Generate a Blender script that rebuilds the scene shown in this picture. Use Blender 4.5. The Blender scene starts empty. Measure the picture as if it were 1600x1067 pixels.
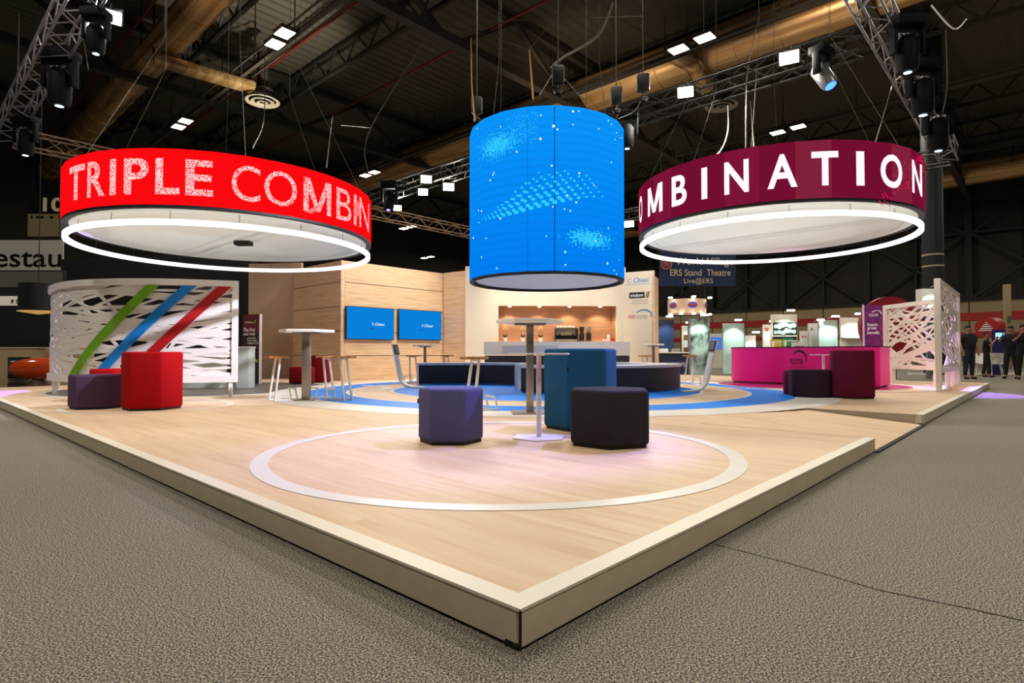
import bpy, bmesh, math, random
from mathutils import Vector, Matrix
random.seed(7)
C = bpy.context.scene.collection
SC = bpy.context.scene
PI = math.pi
# ------------------------------------------------------------------ camera
F = 910.0; PITCH = math.atan(18.5/F); CZ = 0.84; PZ = 0.12
cam_d = bpy.data.cameras.new('camera'); cam = bpy.data.objects.new('camera', cam_d); C.objects.link(cam)
cam_d.sensor_width = 36; cam_d.sensor_fit = 'HORIZONTAL'; cam_d.lens = 36*F/1600
cam_d.clip_start = .05; cam_d.clip_end = 300
cam.location = (0, 0, CZ); cam.rotation_euler = (PI/2+PITCH, 0, 0)
SC.camera = cam
# ------------------------------------------------------------------ world, exposure
w = bpy.data.worlds.new('world'); SC.world = w; w.use_nodes = True
w.node_tree.nodes['Background'].inputs[0].default_value = (.9, .85, .8, 1)
w.node_tree.nodes['Background'].inputs[1].default_value = .02
SC.view_settings.view_transform = 'Standard'; SC.view_settings.look = 'None'
SC.view_settings.exposure = 0; SC.view_settings.gamma = 1; SC.view_settings.use_curve_mapping = False

def ray(px, py):
    u = (px-800)/F; v = (533.5-py)/F
    return Vector((u, math.cos(PITCH)-v*math.sin(PITCH), math.sin(PITCH)+v*math.cos(PITCH)))
def at(px, py, D):
    r = ray(px, py); return Vector((0, 0, CZ))+r*(D/r.y)
def hz(px, py, z):
    r = ray(px, py); return Vector((0, 0, CZ))+r*((z-CZ)/r.z)
def gp(px, py, z=PZ): return hz(px, py, z)
# the hall and the stand share two directions, L (to the left and away) and R (to the right and away)
LX, LY = -.734, .679; RX, RY = .679, .734
ANG = math.atan2(RY, RX)
def H(a, b, z=0): return Vector((a*LX+b*RX, a*LY+b*RY, z))

def spot(name, loc, target, energy, color, size=60, blend=.4, radius=.1):
    l = bpy.data.lights.new(name, 'SPOT'); l.energy = energy; l.color = color
    l.spot_size = math.radians(size); l.spot_blend = blend; l.shadow_soft_size = radius
    o = bpy.data.objects.new(name, l); C.objects.link(o); o.location = loc
    o.rotation_euler = (Vector(target)-Vector(loc)).to_track_quat('-Z', 'Y').to_euler()
    return o
def area(name, loc, target, energy, color, sx, sy=None):
    l = bpy.data.lights.new(name, 'AREA'); l.energy = energy; l.color = color
    l.shape = 'RECTANGLE'; l.size = sx; l.size_y = sy or sx
    o = bpy.data.objects.new(name, l); C.objects.link(o); o.location = loc
    o.rotation_euler = (Vector(target)-Vector(loc)).to_track_quat('-Z', 'Y').to_euler()
    return o
WARM = (1, .86, .68); NEUT = (1, .93, .82)
TZ = 6.35            # height of the lighting rig
# stage light from the rig over the stand
for i, (a, b, ta, tb, e, sz) in enumerate([
        (2.6, 2.6, 2.8, 2.8, 240, 90), (2.2, 9.0, 3.5, 9, 400, 90), (9, 2.2, 8.5, 4.0, 400, 90),
        (14, 2.4, 12.5, 3.4, 420, 70), (2.4, 14.5, 4.0, 14, 480, 100), (6.5, 11.2, 6, 9, 420, 110),
        (12, 11.2, 10.5, 8, 420, 110)]):
    spot('stage_light', H(a, b, TZ-.3), H(ta, tb, 0), e, NEUT, sz, .6, .25)
spot('lilac_wash', H(2.1, 7.6, TZ-.4), (-.05, 4.7, PZ), 2300, (.27, .25, 1), 27, .6, .04)
spot('violet_wash', H(9.5, 2.1, TZ-.3), gp(20, 615), 9000, (.2, .1, 1), 16, .3, .05)
spot('violet_wash', H(2, 19, TZ-.3), gp(1510, 616, 0), 9000, (.3, .15, 1), 16, .25, .05)
spot('magenta_wash', H(2.1, 17, TZ-.3), gp(1440, 604), 700, (.8, .3, 1), 20, .3, .05)
spot('counter_wash', H(4.2, 11.6, TZ-.2), (6.6, 13.0, .7), 900, (1, .45, .75), 24, .7, .1)
# wall washers of the stand
spot('wall_wash', H(9.0, 9.4, TZ-.3), at(600, 500, 16.5), 1150, WARM, 52, .7, .2)
spot('wall_wash', H(9.5, 11.4, TZ-.3), at(850, 480, 17.3), 1200, (1, .9, .75), 60, .7, .2)
spot('wall_wash', H(6.5, 11.6, TZ-.3), at(1000, 470, 17.3), 500, (1, .92, .8), 30, .7, .2)
spot('screen_wash', H(2.2, 6.0, TZ-.4), at(215, 540, 9.8), 5200, (.8, .8, 1), 34, .7, .1)
spot('screen_wash', H(2.1, 12, TZ-.3), at(1430, 530, 12), 1000, (1, .85, .9), 24, .7, .1)

# warm spots without fixtures, added to brighten the ducts and the roof sheets
spot('duct_fill', H(5, 11.9, TZ+.3), H(3, 20.6, 12), 2200, (1, .75, .48), 50, .8, .2)
spot('duct_fill', H(13, 11.9, TZ+.3), H(14, 20.6, 12), 2200, (1, .75, .48), 50, .8, .2)
spot('duct_fill', H(10, 2.0, TZ+.3), H(9, 6.75, 12), 1300, (1, .76, .5), 50, .8, .2)
spot('duct_fill', H(16, 2.0, TZ+.3), H(17, 6.75, 12), 1300, (1, .76, .5), 50, .8, .2)
spot('roof_fill', H(19.4, 10.5, TZ+.3), H(22.5, 10, 13.6), 3200, (1, .9, .68), 62, .8, .2)
spot('roof_fill', H(8, 11.7, TZ+.3), H(9, 16.5, 13.6), 700, (1, .9, .68), 40, .8, .2)

# ------------------------------------------------------------------ materials
_m = {}
def srgb(h):
    if isinstance(h, str):
        c = [int(h[i:i+2], 16)/255 for i in (0, 2, 4)]
    else: c = list(h)
    return [x/12.92 if x <= .04045 else ((x+.055)/1.055)**2.4 for x in c]+[1]
def mat(name, col, rough=.6, metal=0, emit=None, es=1, noise=None, bump=None, spec=.5, coat=0):
    """noise = (scale, second colour, sharp); bump = (scale, strength)"""
    if name in _m: return _m[name]
    m = bpy.data.materials.new(name); m.use_nodes = True; _m[name] = m
    nt = m.node_tree; b = nt.nodes['Principled BSDF']; N = nt.nodes.new; K = nt.links.new
    b.inputs['Base Color'].default_value = srgb(col); b.inputs['Roughness'].default_value = rough
    b.inputs['Metallic'].default_value = metal; b.inputs['Specular IOR Level'].default_value = spec
    b.inputs['Coat Weight'].default_value = coat
    tc = N('ShaderNodeTexCoord')
    if noise:
        n = N('ShaderNodeTexNoise'); n.inputs['Scale'].default_value = noise[0]; n.inputs['Detail'].default_value = 3
        K(tc.outputs['Object'], n.inputs['Vector'])
        r = N('ShaderNodeValToRGB'); s = noise[2] if len(noise) > 2 else .2
        r.color_ramp.elements[0].position = .5-s; r.color_ramp.elements[1].position = .5+s
        r.color_ramp.elements[0].color = srgb(col); r.color_ramp.elements[1].color = srgb(noise[1])
        K(n.outputs['Fac'], r.inputs[0]); K(r.outputs[0], b.inputs['Base Color'])
        if emit: K(r.outputs[0], b.inputs['Emission Color'])
    if bump:
        n = N('ShaderNodeTexNoise'); n.inputs['Scale'].default_value = bump[0]; n.inputs['Detail'].default_value = 4
        K(tc.outputs['Object'], n.inputs['Vector'])
        bp = N('ShaderNodeBump'); bp.inputs['Strength'].default_value = bump[1]; bp.inputs['Distance'].default_value = .01
        K(n.outputs['Fac'], bp.inputs['Height']); K(bp.outputs[0], b.inputs['Normal'])
    if emit:
        if not noise: b.inputs['Emission Color'].default_value = srgb(emit)
        b.inputs['Emission Strength'].default_value = es
    return m
def wood(name, c1, c2, c3, scale, rot=0, plank=None, rough=.45, axis='xy', groove=.35):
    """wood: streaky grain, plank = (length, width)"""
    m = bpy.data.materials.new(name); m.use_nodes = True; nt = m.node_tree; b = nt.nodes['Principled BSDF']
    N = nt.nodes.new; K = nt.links.new
    tc = N('ShaderNodeTexCoord'); mp = N('ShaderNodeMapping'); K(tc.outputs['Object'], mp.inputs[0])
    mp.inputs['Rotation'].default_value = (0, 0, rot)
    st = N('ShaderNodeMapping'); K(mp.outputs[0], st.inputs[0])
    st.inputs['Scale'].default_value = scale
    n = N('ShaderNodeTexNoise'); n.inputs['Scale'].default_value = 1; n.inputs['Detail'].default_value = 6; n.inputs['Roughness'].default_value = .6
    n.inputs['Distortion'].default_value = .4
    r = N('ShaderNodeValToRGB'); e = r.color_ramp.elements
    e[0].position = .3; e[0].color = srgb(c1); e[1].position = .68; e[1].color = srgb(c3)
    x = e.new(.48); x.color = srgb(c2)
    K(n.outputs['Fac'], r.inputs[0])
    out = r.outputs[0]
    if plank:
        br = N('ShaderNodeTexBrick'); K(mp.outputs[0], br.inputs['Vector'])
        br.inputs['Scale'].default_value = 1; br.inputs['Brick Width'].default_value = plank[0]; br.inputs['Row Height'].default_value = plank[1]
        br.inputs['Mortar Size'].default_value = .0012; br.inputs['Mortar Smooth'].default_value = .1
        br.inputs['Color1'].default_value = (0, 0, 0, 1); br.inputs['Color2'].default_value = (1, 1, 1, 1); br.inputs['Mortar'].default_value = (.5, .5, .5, 1)
        ad = N('ShaderNodeVectorMath'); ad.operation = 'MULTIPLY_ADD'
        K(br.outputs['Color'], ad.inputs[0]); ad.inputs[1].default_value = (7, 5, 3); K(st.outputs[0], ad.inputs[2])
        K(ad.outputs[0], n.inputs['Vector'])
        hv = N('ShaderNodeHueSaturation'); mr = N('ShaderNodeMapRange'); K(br.outputs['Color'], mr.inputs[0])
        mr.inputs['To Min'].default_value = .975; mr.inputs['To Max'].default_value = 1.015
        K(mr.outputs[0], hv.inputs['Value']); K(out, hv.inputs['Color'])
        mx = N('ShaderNodeMix'); mx.data_type = 'RGBA'
        ml = N('ShaderNodeMath'); ml.operation = 'MULTIPLY'; ml.inputs[1].default_value = groove; K(br.outputs['Fac'], ml.inputs[0])
        K(ml.outputs[0], mx.inputs[0]); K(hv.outputs[0], mx.inputs[6]); mx.inputs[7].default_value = srgb('7a5a3c')
        out = mx.outputs[2]
    else: K(st.outputs[0], n.inputs['Vector'])
    K(out, b.inputs['Base Color']); b.inputs['Roughness'].default_value = rough
    _m[name] = m; return m
def carpet():
    m = bpy.data.materials.new('carpet'); m.use_nodes = True; nt = m.node_tree; b = nt.nodes['Principled BSDF']
    N = nt.nodes.new; K = nt.links.new; tc = N('ShaderNodeTexCoord')
    n = N('ShaderNodeTexNoise'); n.inputs['Scale'].default_value = 170; n.inputs['Detail'].default_value = 4; n.inputs['Roughness'].default_value = .7
    K(tc.outputs['Object'], n.inputs['Vector'])
    r = N('ShaderNodeValToRGB'); e = r.color_ramp.elements
    e[0].position = .41; e[0].color = srgb('2c2821'); e[1].position = .60; e[1].color = srgb('cbc3b0')
    x = e.new(.5); x.color = srgb('7a7367')
    K(n.outputs['Fac'], r.inputs[0]); K(r.outputs[0], b.inputs['Base Color'])
    bp = N('ShaderNodeBump'); bp.inputs['Strength'].default_value = .3; bp.inputs['Distance'].default_value = .01
    K(n.outputs['Fac'], bp.inputs['Height']); K(bp.outputs[0], b.inputs['Normal'])
    b.inputs['Roughness'].default_value = .95; b.inputs['Specular IOR Level'].default_value = .1
    return m
def fabric(name, col, col2):
    return mat(name, col, .9, noise=(260, col2, .15), bump=(420, .35), spec=.15)
def emis(name, col, s=1): return mat(name, (0, 0, 0), .6, emit=col, es=s, spec=0)
def fabric_sheet(name, col):
    m = mat(name, col, .9, spec=.1); nt = m.node_tree; b = nt.nodes['Principled BSDF']
    tr = nt.nodes.new('ShaderNodeBsdfTranslucent'); tr.inputs[0].default_value = srgb(col)
    mx = nt.nodes.new('ShaderNodeMixShader'); mx.inputs[0].default_value = .22
    nt.links.new(b.outputs[0], mx.inputs[1]); nt.links.new(tr.outputs[0], mx.inputs[2]); nt.links.new(mx.outputs[0], nt.nodes['Material Output'].inputs[0])
    return m
def speckle(name, c_on, c_off, scale=60):
    m = bpy.data.materials.new(name); m.use_nodes = True; nt = m.node_tree; b = nt.nodes['Principled BSDF']
    N = nt.nodes.new; K = nt.links.new; tc = N('ShaderNodeTexCoord')
    n = N('ShaderNodeTexNoise'); n.inputs['Scale'].default_value = scale; n.inputs['Detail'].default_value = 1
    K(tc.outputs['Object'], n.inputs['Vector'])
    r = N('ShaderNodeValToRGB'); e = r.color_ramp.elements
    e[0].position = .40; e[0].color = srgb(c_off); e[1].position = .56; e[1].color = srgb(c_on)
    K(n.outputs['Fac'], r.inputs[0]); K(r.outputs[0], b.inputs['Emission Color'])
    b.inputs['Emission Strength'].default_value = 1.0; b.inputs['Base Color'].default_value = (0, 0, 0, 1); b.inputs['Specular IOR Level'].default_value = 0
    return m

M_floor = wood('light_oak_floor', 'd6b18a', 'dfc09a', 'e5cba8', (.8, 10, 1), PI/2, (2.2, .24), .6, groove=.12)
M_wall_wood = wood('light_oak_panel', 'c9a680', 'dcbc96', 'e6cba8', (1.2, 1.2, 16), 0, None, .5)
M_wall_wood_dk = wood('shadow_oak_panel', 'a37f68', 'b18d74', 'bd9a82', (1.2, 1.2, 16), 0, None, .5)
M_stoolwood = wood('stool_oak', '9a6432', 'b67d42', 'c98f50', (4, 30, 30), 0, None, .5)
M_cream = mat('cream_wall_paint', 'e9dcc2', .8, noise=(1.5, 'eadfc8', .3))
M_beige = mat('beige_wall_paint', 'b89c80', .8, noise=(1.5, 'bd a288'.replace(' ', ''), .3))
M_white = mat('white_paint', 'efece6', .45)
M_whitew = mat('warm_white_lacquer', 'efe9da', .4)
M_edge = mat('cream_fascia', 'd8ccb0', .6, noise=(9, 'cdc0a4', .3))
M_edge2 = mat('edge_strip', 'efe6d2', .5)
M_black = mat('matt_black', '0d0c0c', .6)
M_fix = mat('fixture_black', '050505', .7, spec=.15)
M_steel = mat('brushed_steel', '9a9184', .38, .85, noise=(40, 'aaa194', .3))
M_dark = mat('dark_panel', '15171c', .5)
M_char = mat('charcoal_laminate', '3a3236', .6, noise=(200, '2f282c', .2))
M_alu = mat('truss_aluminium', '9c98a0', .35, .8)
M_alud = mat('black_truss', '2a2724', .45, .5)
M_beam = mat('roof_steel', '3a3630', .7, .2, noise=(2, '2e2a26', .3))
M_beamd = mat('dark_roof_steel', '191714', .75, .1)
M_duct = wood('duct_light_streaks', '7a5c3c', 'b8925f', 'ecd0a0', (.12, 4, 4), -math.atan2(LY, LX), None, .34); M_duct.node_tree.nodes['Principled BSDF'].inputs['Metallic'].default_value = .6  # warm highlight streaks along the tube are put into its colour
M_roof = mat('corrugated_sheet', '46423a', .6, .3)
M_lamp = emis('lamp_glow', 'fff6e4', 14)
M_panel_lamp = emis('panel_lamp_glow', 'fff0dc', 5)
M_ringglow = emis('ring_glow', 'fffdf8', 1.5)
M_soffit = fabric_sheet('stretched_white_fabric', 'dfe2dc')
M_concrete = mat('concrete_panel', 'a08a68', .85, noise=(.8, '92805f', .3))
M_upwall = mat('dark_cladding', '2a231b', .85, noise=(.6, '241e17', .3))
M_cable = mat('steel_wire', '4c463c', .5, .5)
M_glass = mat('frosted_glass', 'cfe0dc', .3)
M_skin = mat('skin', '9a6a50', .6)
M_dkcloth = mat('black_cloth', '0f0f12', .9)
M_navycloth = mat('navy_jeans', '1b2230', .9)
M_hair = mat('dark_hair', '120d0a', .8)
M_blue = mat('blue_vinyl', '0080f0', .5, noise=(.8, '0a8af4', .3), spec=.2)
M_bluer = mat('cyan_vinyl', '2f93dd', .3)
M_vwhite = mat('white_vinyl', 'f2ece0', .35)
M_vgrey = mat('grey_vinyl', '5a544c', .4)
M_vmag = mat('magenta_vinyl', 'a3105f', .35)
M_magenta = mat('magenta_laminate', 'f0048c', .45)

# ------------------------------------------------------------------ mesh builder
class MB:
    def __init__(s): s.v = []; s.f = []; s.mi = []
    def add(s, vs, fs, mi=0):
        k = len(s.v); s.v += [Vector(v) for v in vs]; s.f += [tuple(i+k for i in f) for f in fs]; s.mi += [mi]*len(fs)
        return s
    def box(s, c, d, rz=0, M=None, mi=0):
        R = Matrix.Rotation(rz, 3, 'Z') if M is None else M
        vs = [Vector(c)+R@Vector((x*d[0]/2, y*d[1]/2, z*d[2]/2)) for x in (-1, 1) for y in (-1, 1) for z in (-1, 1)]
        return s.add(vs, [(0, 1, 3, 2), (4, 6, 7, 5), (0, 4, 5, 1), (2, 3, 7, 6), (0, 2, 6, 4), (1, 5, 7, 3)], mi)
    def bar(s, p, q, wx, wy=None, up=(0, 0, 1), mi=0):
        p = Vector(p); q = Vector(q); wy = wy or wx; d = (q-p).normalized(); u = Vector(up)
        if abs(d.dot(u)) > .98: u = Vector((1, 0, 0))
        x = d.cross(u).normalized(); y = x.cross(d).normalized(); vs = []
        for o in (p, q):
            for i, j in ((-1, -1), (1, -1), (1, 1), (-1, 1)): vs.append(o+x*i*wx/2+y*j*wy/2)
        return s.add(vs, [(3, 2, 1, 0), (4, 5, 6, 7), (0, 1, 5, 4), (1, 2, 6, 5), (2, 3, 7, 6), (3, 0, 4, 7)], mi)
    def tube(s, pts, r, n=8, mi=0, caps=True):
        pts = [Vector(p) for p in pts]; rr = r if isinstance(r, (list, tuple)) else [r]*len(pts)
        vs = []; px = None
        for i, p in enumerate(pts):
            d = (pts[min(i+1, len(pts)-1)]-pts[max(i-1, 0)]).normalized()
            if px is None:
                u = Vector((0, 0, 1)) if abs(d.z) < .9 else Vector((1, 0, 0)); px = d.cross(u).normalized()
            else: px = (px-d*px.dot(d)).normalized()
            py = d.cross(px)
            for k in range(n):
                a = 2*PI*k/n; vs.append(p+(px*math.cos(a)+py*math.sin(a))*rr[i])
        fs = [(i*n+k, i*n+(k+1) % n, (i+1)*n+(k+1) % n, (i+1)*n+k) for i in range(len(pts)-1) for k in range(n)]
        if caps: fs += [tuple(range(n-1, -1, -1)), tuple((len(pts)-1)*n+k for k in range(n))]
        return s.add(vs, fs, mi)
    def prism(s, poly, z0, z1, mi=0):
        n = len(poly); vs = [(x, y, z0) for x, y in poly]+[(x, y, z1) for x, y in poly]
        fs = [tuple(range(n-1, -1, -1)), tuple(range(n, 2*n))]+[(k, (k+1) % n, n+(k+1) % n, n+k) for k in range(n)]
        return s.add(vs, fs, mi)
    def lathe(s, prof, n=32, a0=0, a1=2*PI, c=(0, 0, 0), mi=0, close=False):
        full = abs(a1-a0-2*PI) < 1e-6; m = n if full else n+1; vs = []
        for k in range(m):
            a = a0+(a1-a0)*k/n
            for r, z in prof: vs.append((c[0]+r*math.cos(a), c[1]+r*math.sin(a), c[2]+z))
        P = len(prof); fs = []
        for k in range(n):
            k2 = (k+1) % m
            for i in range(P-1+(1 if close else 0)):
                j = (i+1) % P; fs.append((k*P+i, k2*P+i, k2*P+j, k*P+j))
        if close and not full: fs += [tuple(range(P-1, -1, -1)), tuple((m-1)*P+i for i in range(P))]
        return s.add(vs, fs, mi)
    def annulus(s, c, r0, r1, z, n=128, a0=0, a1=2*PI, mi=0):
        vs = []; fs = []
        if r0 <= 0:
            return s.add([(c[0]+r1*math.cos(2*PI*k/n), c[1]+r1*math.sin(2*PI*k/n), z) for k in range(n)], [tuple(range(n))], mi)
        for k in range(n+1):
            a = a0+(a1-a0)*k/n
            for r in (r0, r1): vs.append((c[0]+r*math.cos(a), c[1]+r*math.sin(a), z))
        for k in range(n): fs.append((2*k, 2*k+1, 2*k+3, 2*k+2))
        return s.add(vs, fs, mi)
    def build(s, name, m, parent=None, smooth=False, bevel=0, seg=2, loc=None, label=None):
        me = bpy.data.meshes.new(name); me.from_pydata([tuple(v) for v in s.v], [], s.f)
        for x in (m if isinstance(m, (list, tuple)) else [m]): me.materials.append(x)
        for p, i in zip(me.polygons, s.mi): p.material_index = i; p.use_smooth = smooth
        bm = bmesh.new(); bm.from_mesh(me)
        bmesh.ops.remove_doubles(bm, verts=bm.verts, dist=1e-5)
        bm.faces.ensure_lookup_table()
        if bevel:
            es = [e for e in bm.edges if len(e.link_faces) == 2 and e.calc_face_angle(0) > .5]
            bmesh.ops.bevel(bm, geom=es, offset=bevel, segments=seg, profile=.5, affect='EDGES', clamp_overlap=True)
            for f in bm.faces: f.smooth = True
        bmesh.ops.recalc_face_normals(bm, faces=bm.faces)
        bm.to_mesh(me); bm.free()
        if bevel or smooth:
            try: me.set_sharp_from_angle(angle=math.radians(40))
            except Exception: pass
        o = bpy.data.objects.new(name, me); C.objects.link(o)
        if parent: o.parent = parent
        if loc is not None: o.location = loc
        if label: o['label'] = label
        return o
def tag(o, label=None, cat=None, group=None, kind=None):
    if label: o['label'] = label
    if cat: o['category'] = cat
    if group: o['group'] = group
    if kind: o['kind'] = kind
    return o
def thing(name, label, cat, loc=(0, 0, 0), rz=0, group=None):
    o = bpy.data.objects.new(name, None); C.objects.link(o); o.location = loc; o.rotation_euler = (0, 0, rz)
    o.empty_display_size = .1
    return tag(o, label, cat, group)
def kids(o): return [c for c in bpy.data.objects if c.parent == o]
def dup(o, loc, rz=None, label=None, parent=None, rot=None):
    c = o.copy(); C.objects.link(c)
    if parent: c.parent = parent
    for k in kids(o): dup(k, None, parent=c)
    if loc is not None: c.location = loc
    if rz is not None: c.rotation_euler = (0, 0, rz)
    if rot is not None: c.rotation_euler = rot
    if label: c['label'] = label
    return c
_dg = None
def glyphs(txt, bold=0, spacing=1.0, shear=0):
    """flat mesh of the text in x (right), y (up); returns verts, faces"""
    cu = bpy.data.curves.new('t', 'FONT'); cu.body = txt; cu.size = 1; cu.offset = bold; cu.space_character = spacing
    cu.shear = shear; cu.resolution_u = 4; cu.align_x = 'LEFT'; cu.fill_mode = 'FRONT'
    o = bpy.data.objects.new('t', cu); C.objects.link(o)
    dg = bpy.context.evaluated_depsgraph_get(); dg.update()
    me = bpy.data.meshes.new_from_object(o.evaluated_get(dg))
    vs = [v.co.copy() for v in me.vertices]; fs = [tuple(p.vertices) for p in me.polygons]
    bpy.data.objects.remove(o); bpy.data.curves.remove(cu); bpy.data.meshes.remove(me)
    return vs, fs
def text_mb(mb, txt, x0, x1, z0, z1, y, bold=0, spacing=1, shear=0, mi=0, fn=None, keep=False):
    """fit the text into x0..x1, z0..z1 on plane y=const (facing -y), or map through fn(x, z)"""
    if txt == 'M':
        w_ = .17+bold*1.2; vs = []; fs = []
        for q in (((0, 0), (w_, 0), (w_, 1), (0, 1)), ((1-w_, 0), (1, 0), (1, 1), (1-w_, 1)), ((0, 1), (w_*1.3, 1), (.5+w_*.45, .05), (.5-w_*.45, .05)), ((1-w_*1.3, 1), (1, 1), (.5+w_*.45, .05), (.5-w_*.45, .05))):
            fs.append(tuple(range(len(vs), len(vs)+4))); vs += [Vector((x, y, 0)) for x, y in q]
    else: vs, fs = glyphs(txt, bold, spacing, shear)
    ax = min(v.x for v in vs); bx = max(v.x for v in vs); ay = min(v.y for v in vs); by = max(v.y for v in vs)
    if keep:
        sc = min((x1-x0)/(bx-ax), (z1-z0)/(by-ay)); w = (bx-ax)*sc; xm = (x0+x1)/2; x0, x1 = xm-w/2, xm+w/2
        h = (by-ay)*sc; zm = (z0+z1)/2; z0, z1 = zm-h/2, zm+h/2
    if fn is None:
        vv = [(x0+(v.x-ax)/(bx-ax)*(x1-x0), y, z0+(v.y-ay)/(by-ay)*(z1-z0)) for v in vs]
        return mb.add(vv, fs, mi)
    bm = bmesh.new(); bv = [bm.verts.new((x0+(v.x-ax)/(bx-ax)*(x1-x0), 0, z0+(v.y-ay)/(by-ay)*(z1-z0))) for v in vs]
    for f in fs:
        try: bm.faces.new([bv[i] for i in f])
        except Exception: pass
    st = fn.step; k = math.ceil(x0/st)
    while k*st < x1:
        bmesh.ops.bisect_plane(bm, geom=bm.verts[:]+bm.edges[:]+bm.faces[:], plane_co=(k*st, 0, 0), plane_no=(1, 0, 0)); k += 1
    bm.verts.ensure_lookup_table(); bm.verts.index_update()
    mb.add([fn(v.co.x, v.co.z) for v in bm.verts], [tuple(v.index for v in f.verts) for f in bm.faces], mi); bm.free()
    return mb

# ================================================================== THE HALL
fl = MB().add([(-60, -20, 0), (90, -20, 0), (90, 90, 0), (-60, 90, 0)], [(0, 1, 2, 3)]).build('floor', carpet())
tag(fl, kind='structure')
s_ = [(1116, 850), (1230, 879), (1370, 921), (1520, 952), (1610, 972)]
RZ = 13.6
def hallbox(mb, a0, a1, b0, b1, z0, z1, mi=0):
    vs = [H(a, b, z) for a in (a0, a1) for b in (b0, b1) for z in (z0, z1)]
    return mb.add(vs, [(0, 1, 3, 2), (4, 6, 7, 5), (0, 4, 5, 1), (2, 3, 7, 6), (0, 2, 6, 4), (1, 5, 7, 3)], mi)
c = MB(); n = 300; a0 = -14; st = .23
vs = []; fs = []
for k in range(n):
    a = a0+k*st; z = RZ+(.05 if k % 2 else 0)
    vs += [H(a, -16, z), H(a, 52, z)]
    if k: fs.append((2*k-2, 2*k-1, 2*k+1, 2*k))
c.add(vs, fs); tag(c.build('ceiling', M_roof), kind='structure')
WB = 50; WA = 46
tag(hallbox(MB(), -30, WA, WB, WB+.3, 0, 4.5).build('wall_right', M_concrete), kind='structure')
tag(hallbox(MB(), -30, WA, WB+.3, WB+.6, 0, RZ).build('wall_right_upper', M_upwall), kind='structure')
tag(hallbox(MB(), WA, WA+.3, -16, WB, 0, RZ).build('wall_left', M_upwall), kind='structure')
# joints of the concrete wall, two red stripes
s = MB()
for k in range(24): hallbox(s, WA-3*k, WA-3*k+.06, WB-.02, WB, 0, 4.5)
tag(s.build('trim_1', M_beamd), kind='structure')
s = MB(); hallbox(s, -30, WA, WB-.05, WB, 3.05, 3.6); hallbox(s, -30, WA, WB-.05, WB, 1.9, 2.25)
tag(s.build('trim_2', mat('red_stripe', 'a01a18', .6)), kind='structure')
# steel posts and braces of the dark upper wall
s = MB()
for k in range(13):
    a = WA-6*k; hallbox(s, a-.2, a+.2, WB-.25, WB+.3, 4.5, RZ)
    hallbox(s, a-3.08, a-2.92, WB-.1, WB+.3, 4.5, RZ)
    for z0 in (4.6, 9.0):
        s.bar(H(a-.2, WB-.15, z0), H(a-5.8, WB-.15, z0+4.3), .16); s.bar(H(a-.2, WB-.15, z0+4.3), H(a-5.8, WB-.15, z0), .16)
hallbox(s, -30, WA, WB-.2, WB+.3, 4.4, 4.6); hallbox(s, -30, WA, WB-.2, WB+.3, 8.9, 9.1)
tag(s.build('trim_3', M_beamd), kind='structure')

s = MB()
for p_, q_ in zip(s_, s_[1:]): s.bar(gp(*p_, .0015), gp(*q_, .0012), .0022, .002)
tag(s.build('trim_40', M_black), kind='structure')   # joint between two carpet lengths
# roof steel: three deep lattice girders along R, purlin girders along L
def girder(k, a, m):
    s = MB(); z = 11.3
    s.bar(H(a, -14, z), H(a, 50, z), .34, .3); s.bar(H(a, -14, RZ-.3), H(a, 50, RZ-.3), .25, .25)
    b = -13
    while b < 49:
        s.bar(H(a, b, z), H(a, b+3, RZ-.3), .16); s.bar(H(a, b+3, RZ-.3), H(a, b+6, z), .16); b += 6.5
    tag(s.build('trim_%d' % k, m), kind='structure')
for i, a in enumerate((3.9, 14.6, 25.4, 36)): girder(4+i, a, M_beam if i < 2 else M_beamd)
def purlin(k, b, h=.9, z=RZ-.15):
    s = MB(); s.bar(H(-12, b, z), H(45, b, z), .14); s.bar(H(-12, b, z-h), H(45, b, z-h), .14)
    a = -12
    while a < 44:
        s.bar(H(a, b, z), H(a+.8, b, z-h), .06); s.bar(H(a+.8, b, z-h), H(a+1.6, b, z), .06); a += 1.6
    tag(s.build('trim_%d' % k, M_beamd), kind='structure')
for i, b in enumerate((8.2, 12.6, 21.5, 26, 34.5, 40)): purlin(10+i, b)
# light rails, each carrying a row of lamp pairs
for i, b in enumerate((9.0, 18.6, 28.3, 38)):
    s = MB(); s.bar(H(-12, b, 11.25), H(45, b, 11.25), .14, .12); s.bar(H(-12, b+.35, 11.3), H(45, b+.35, 11.3), .05); s.bar(H(-12, b-.35, 11.3), H(45, b-.35, 11.3), .05)
    a = -12
    while a < 45: s.bar(H(a, b, 11.3), H(a, b, RZ), .03); a += 3
    tag(s.build('trim_%d' % (20+i), M_beam), kind='structure')
# thin red pipes
for i, (b, z) in enumerate(((6.0, 12.6), (10.8, 12.8), (14.6, 12.4), (23.0, 12.6))):
    s = MB(); s.tube([H(-12, b, z), H(45, b, z)], .045, 8)
    tag(s.build('trim_%d' % (30+i), mat('red_pipe', '6a1512', .5)), kind='structure')

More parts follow.
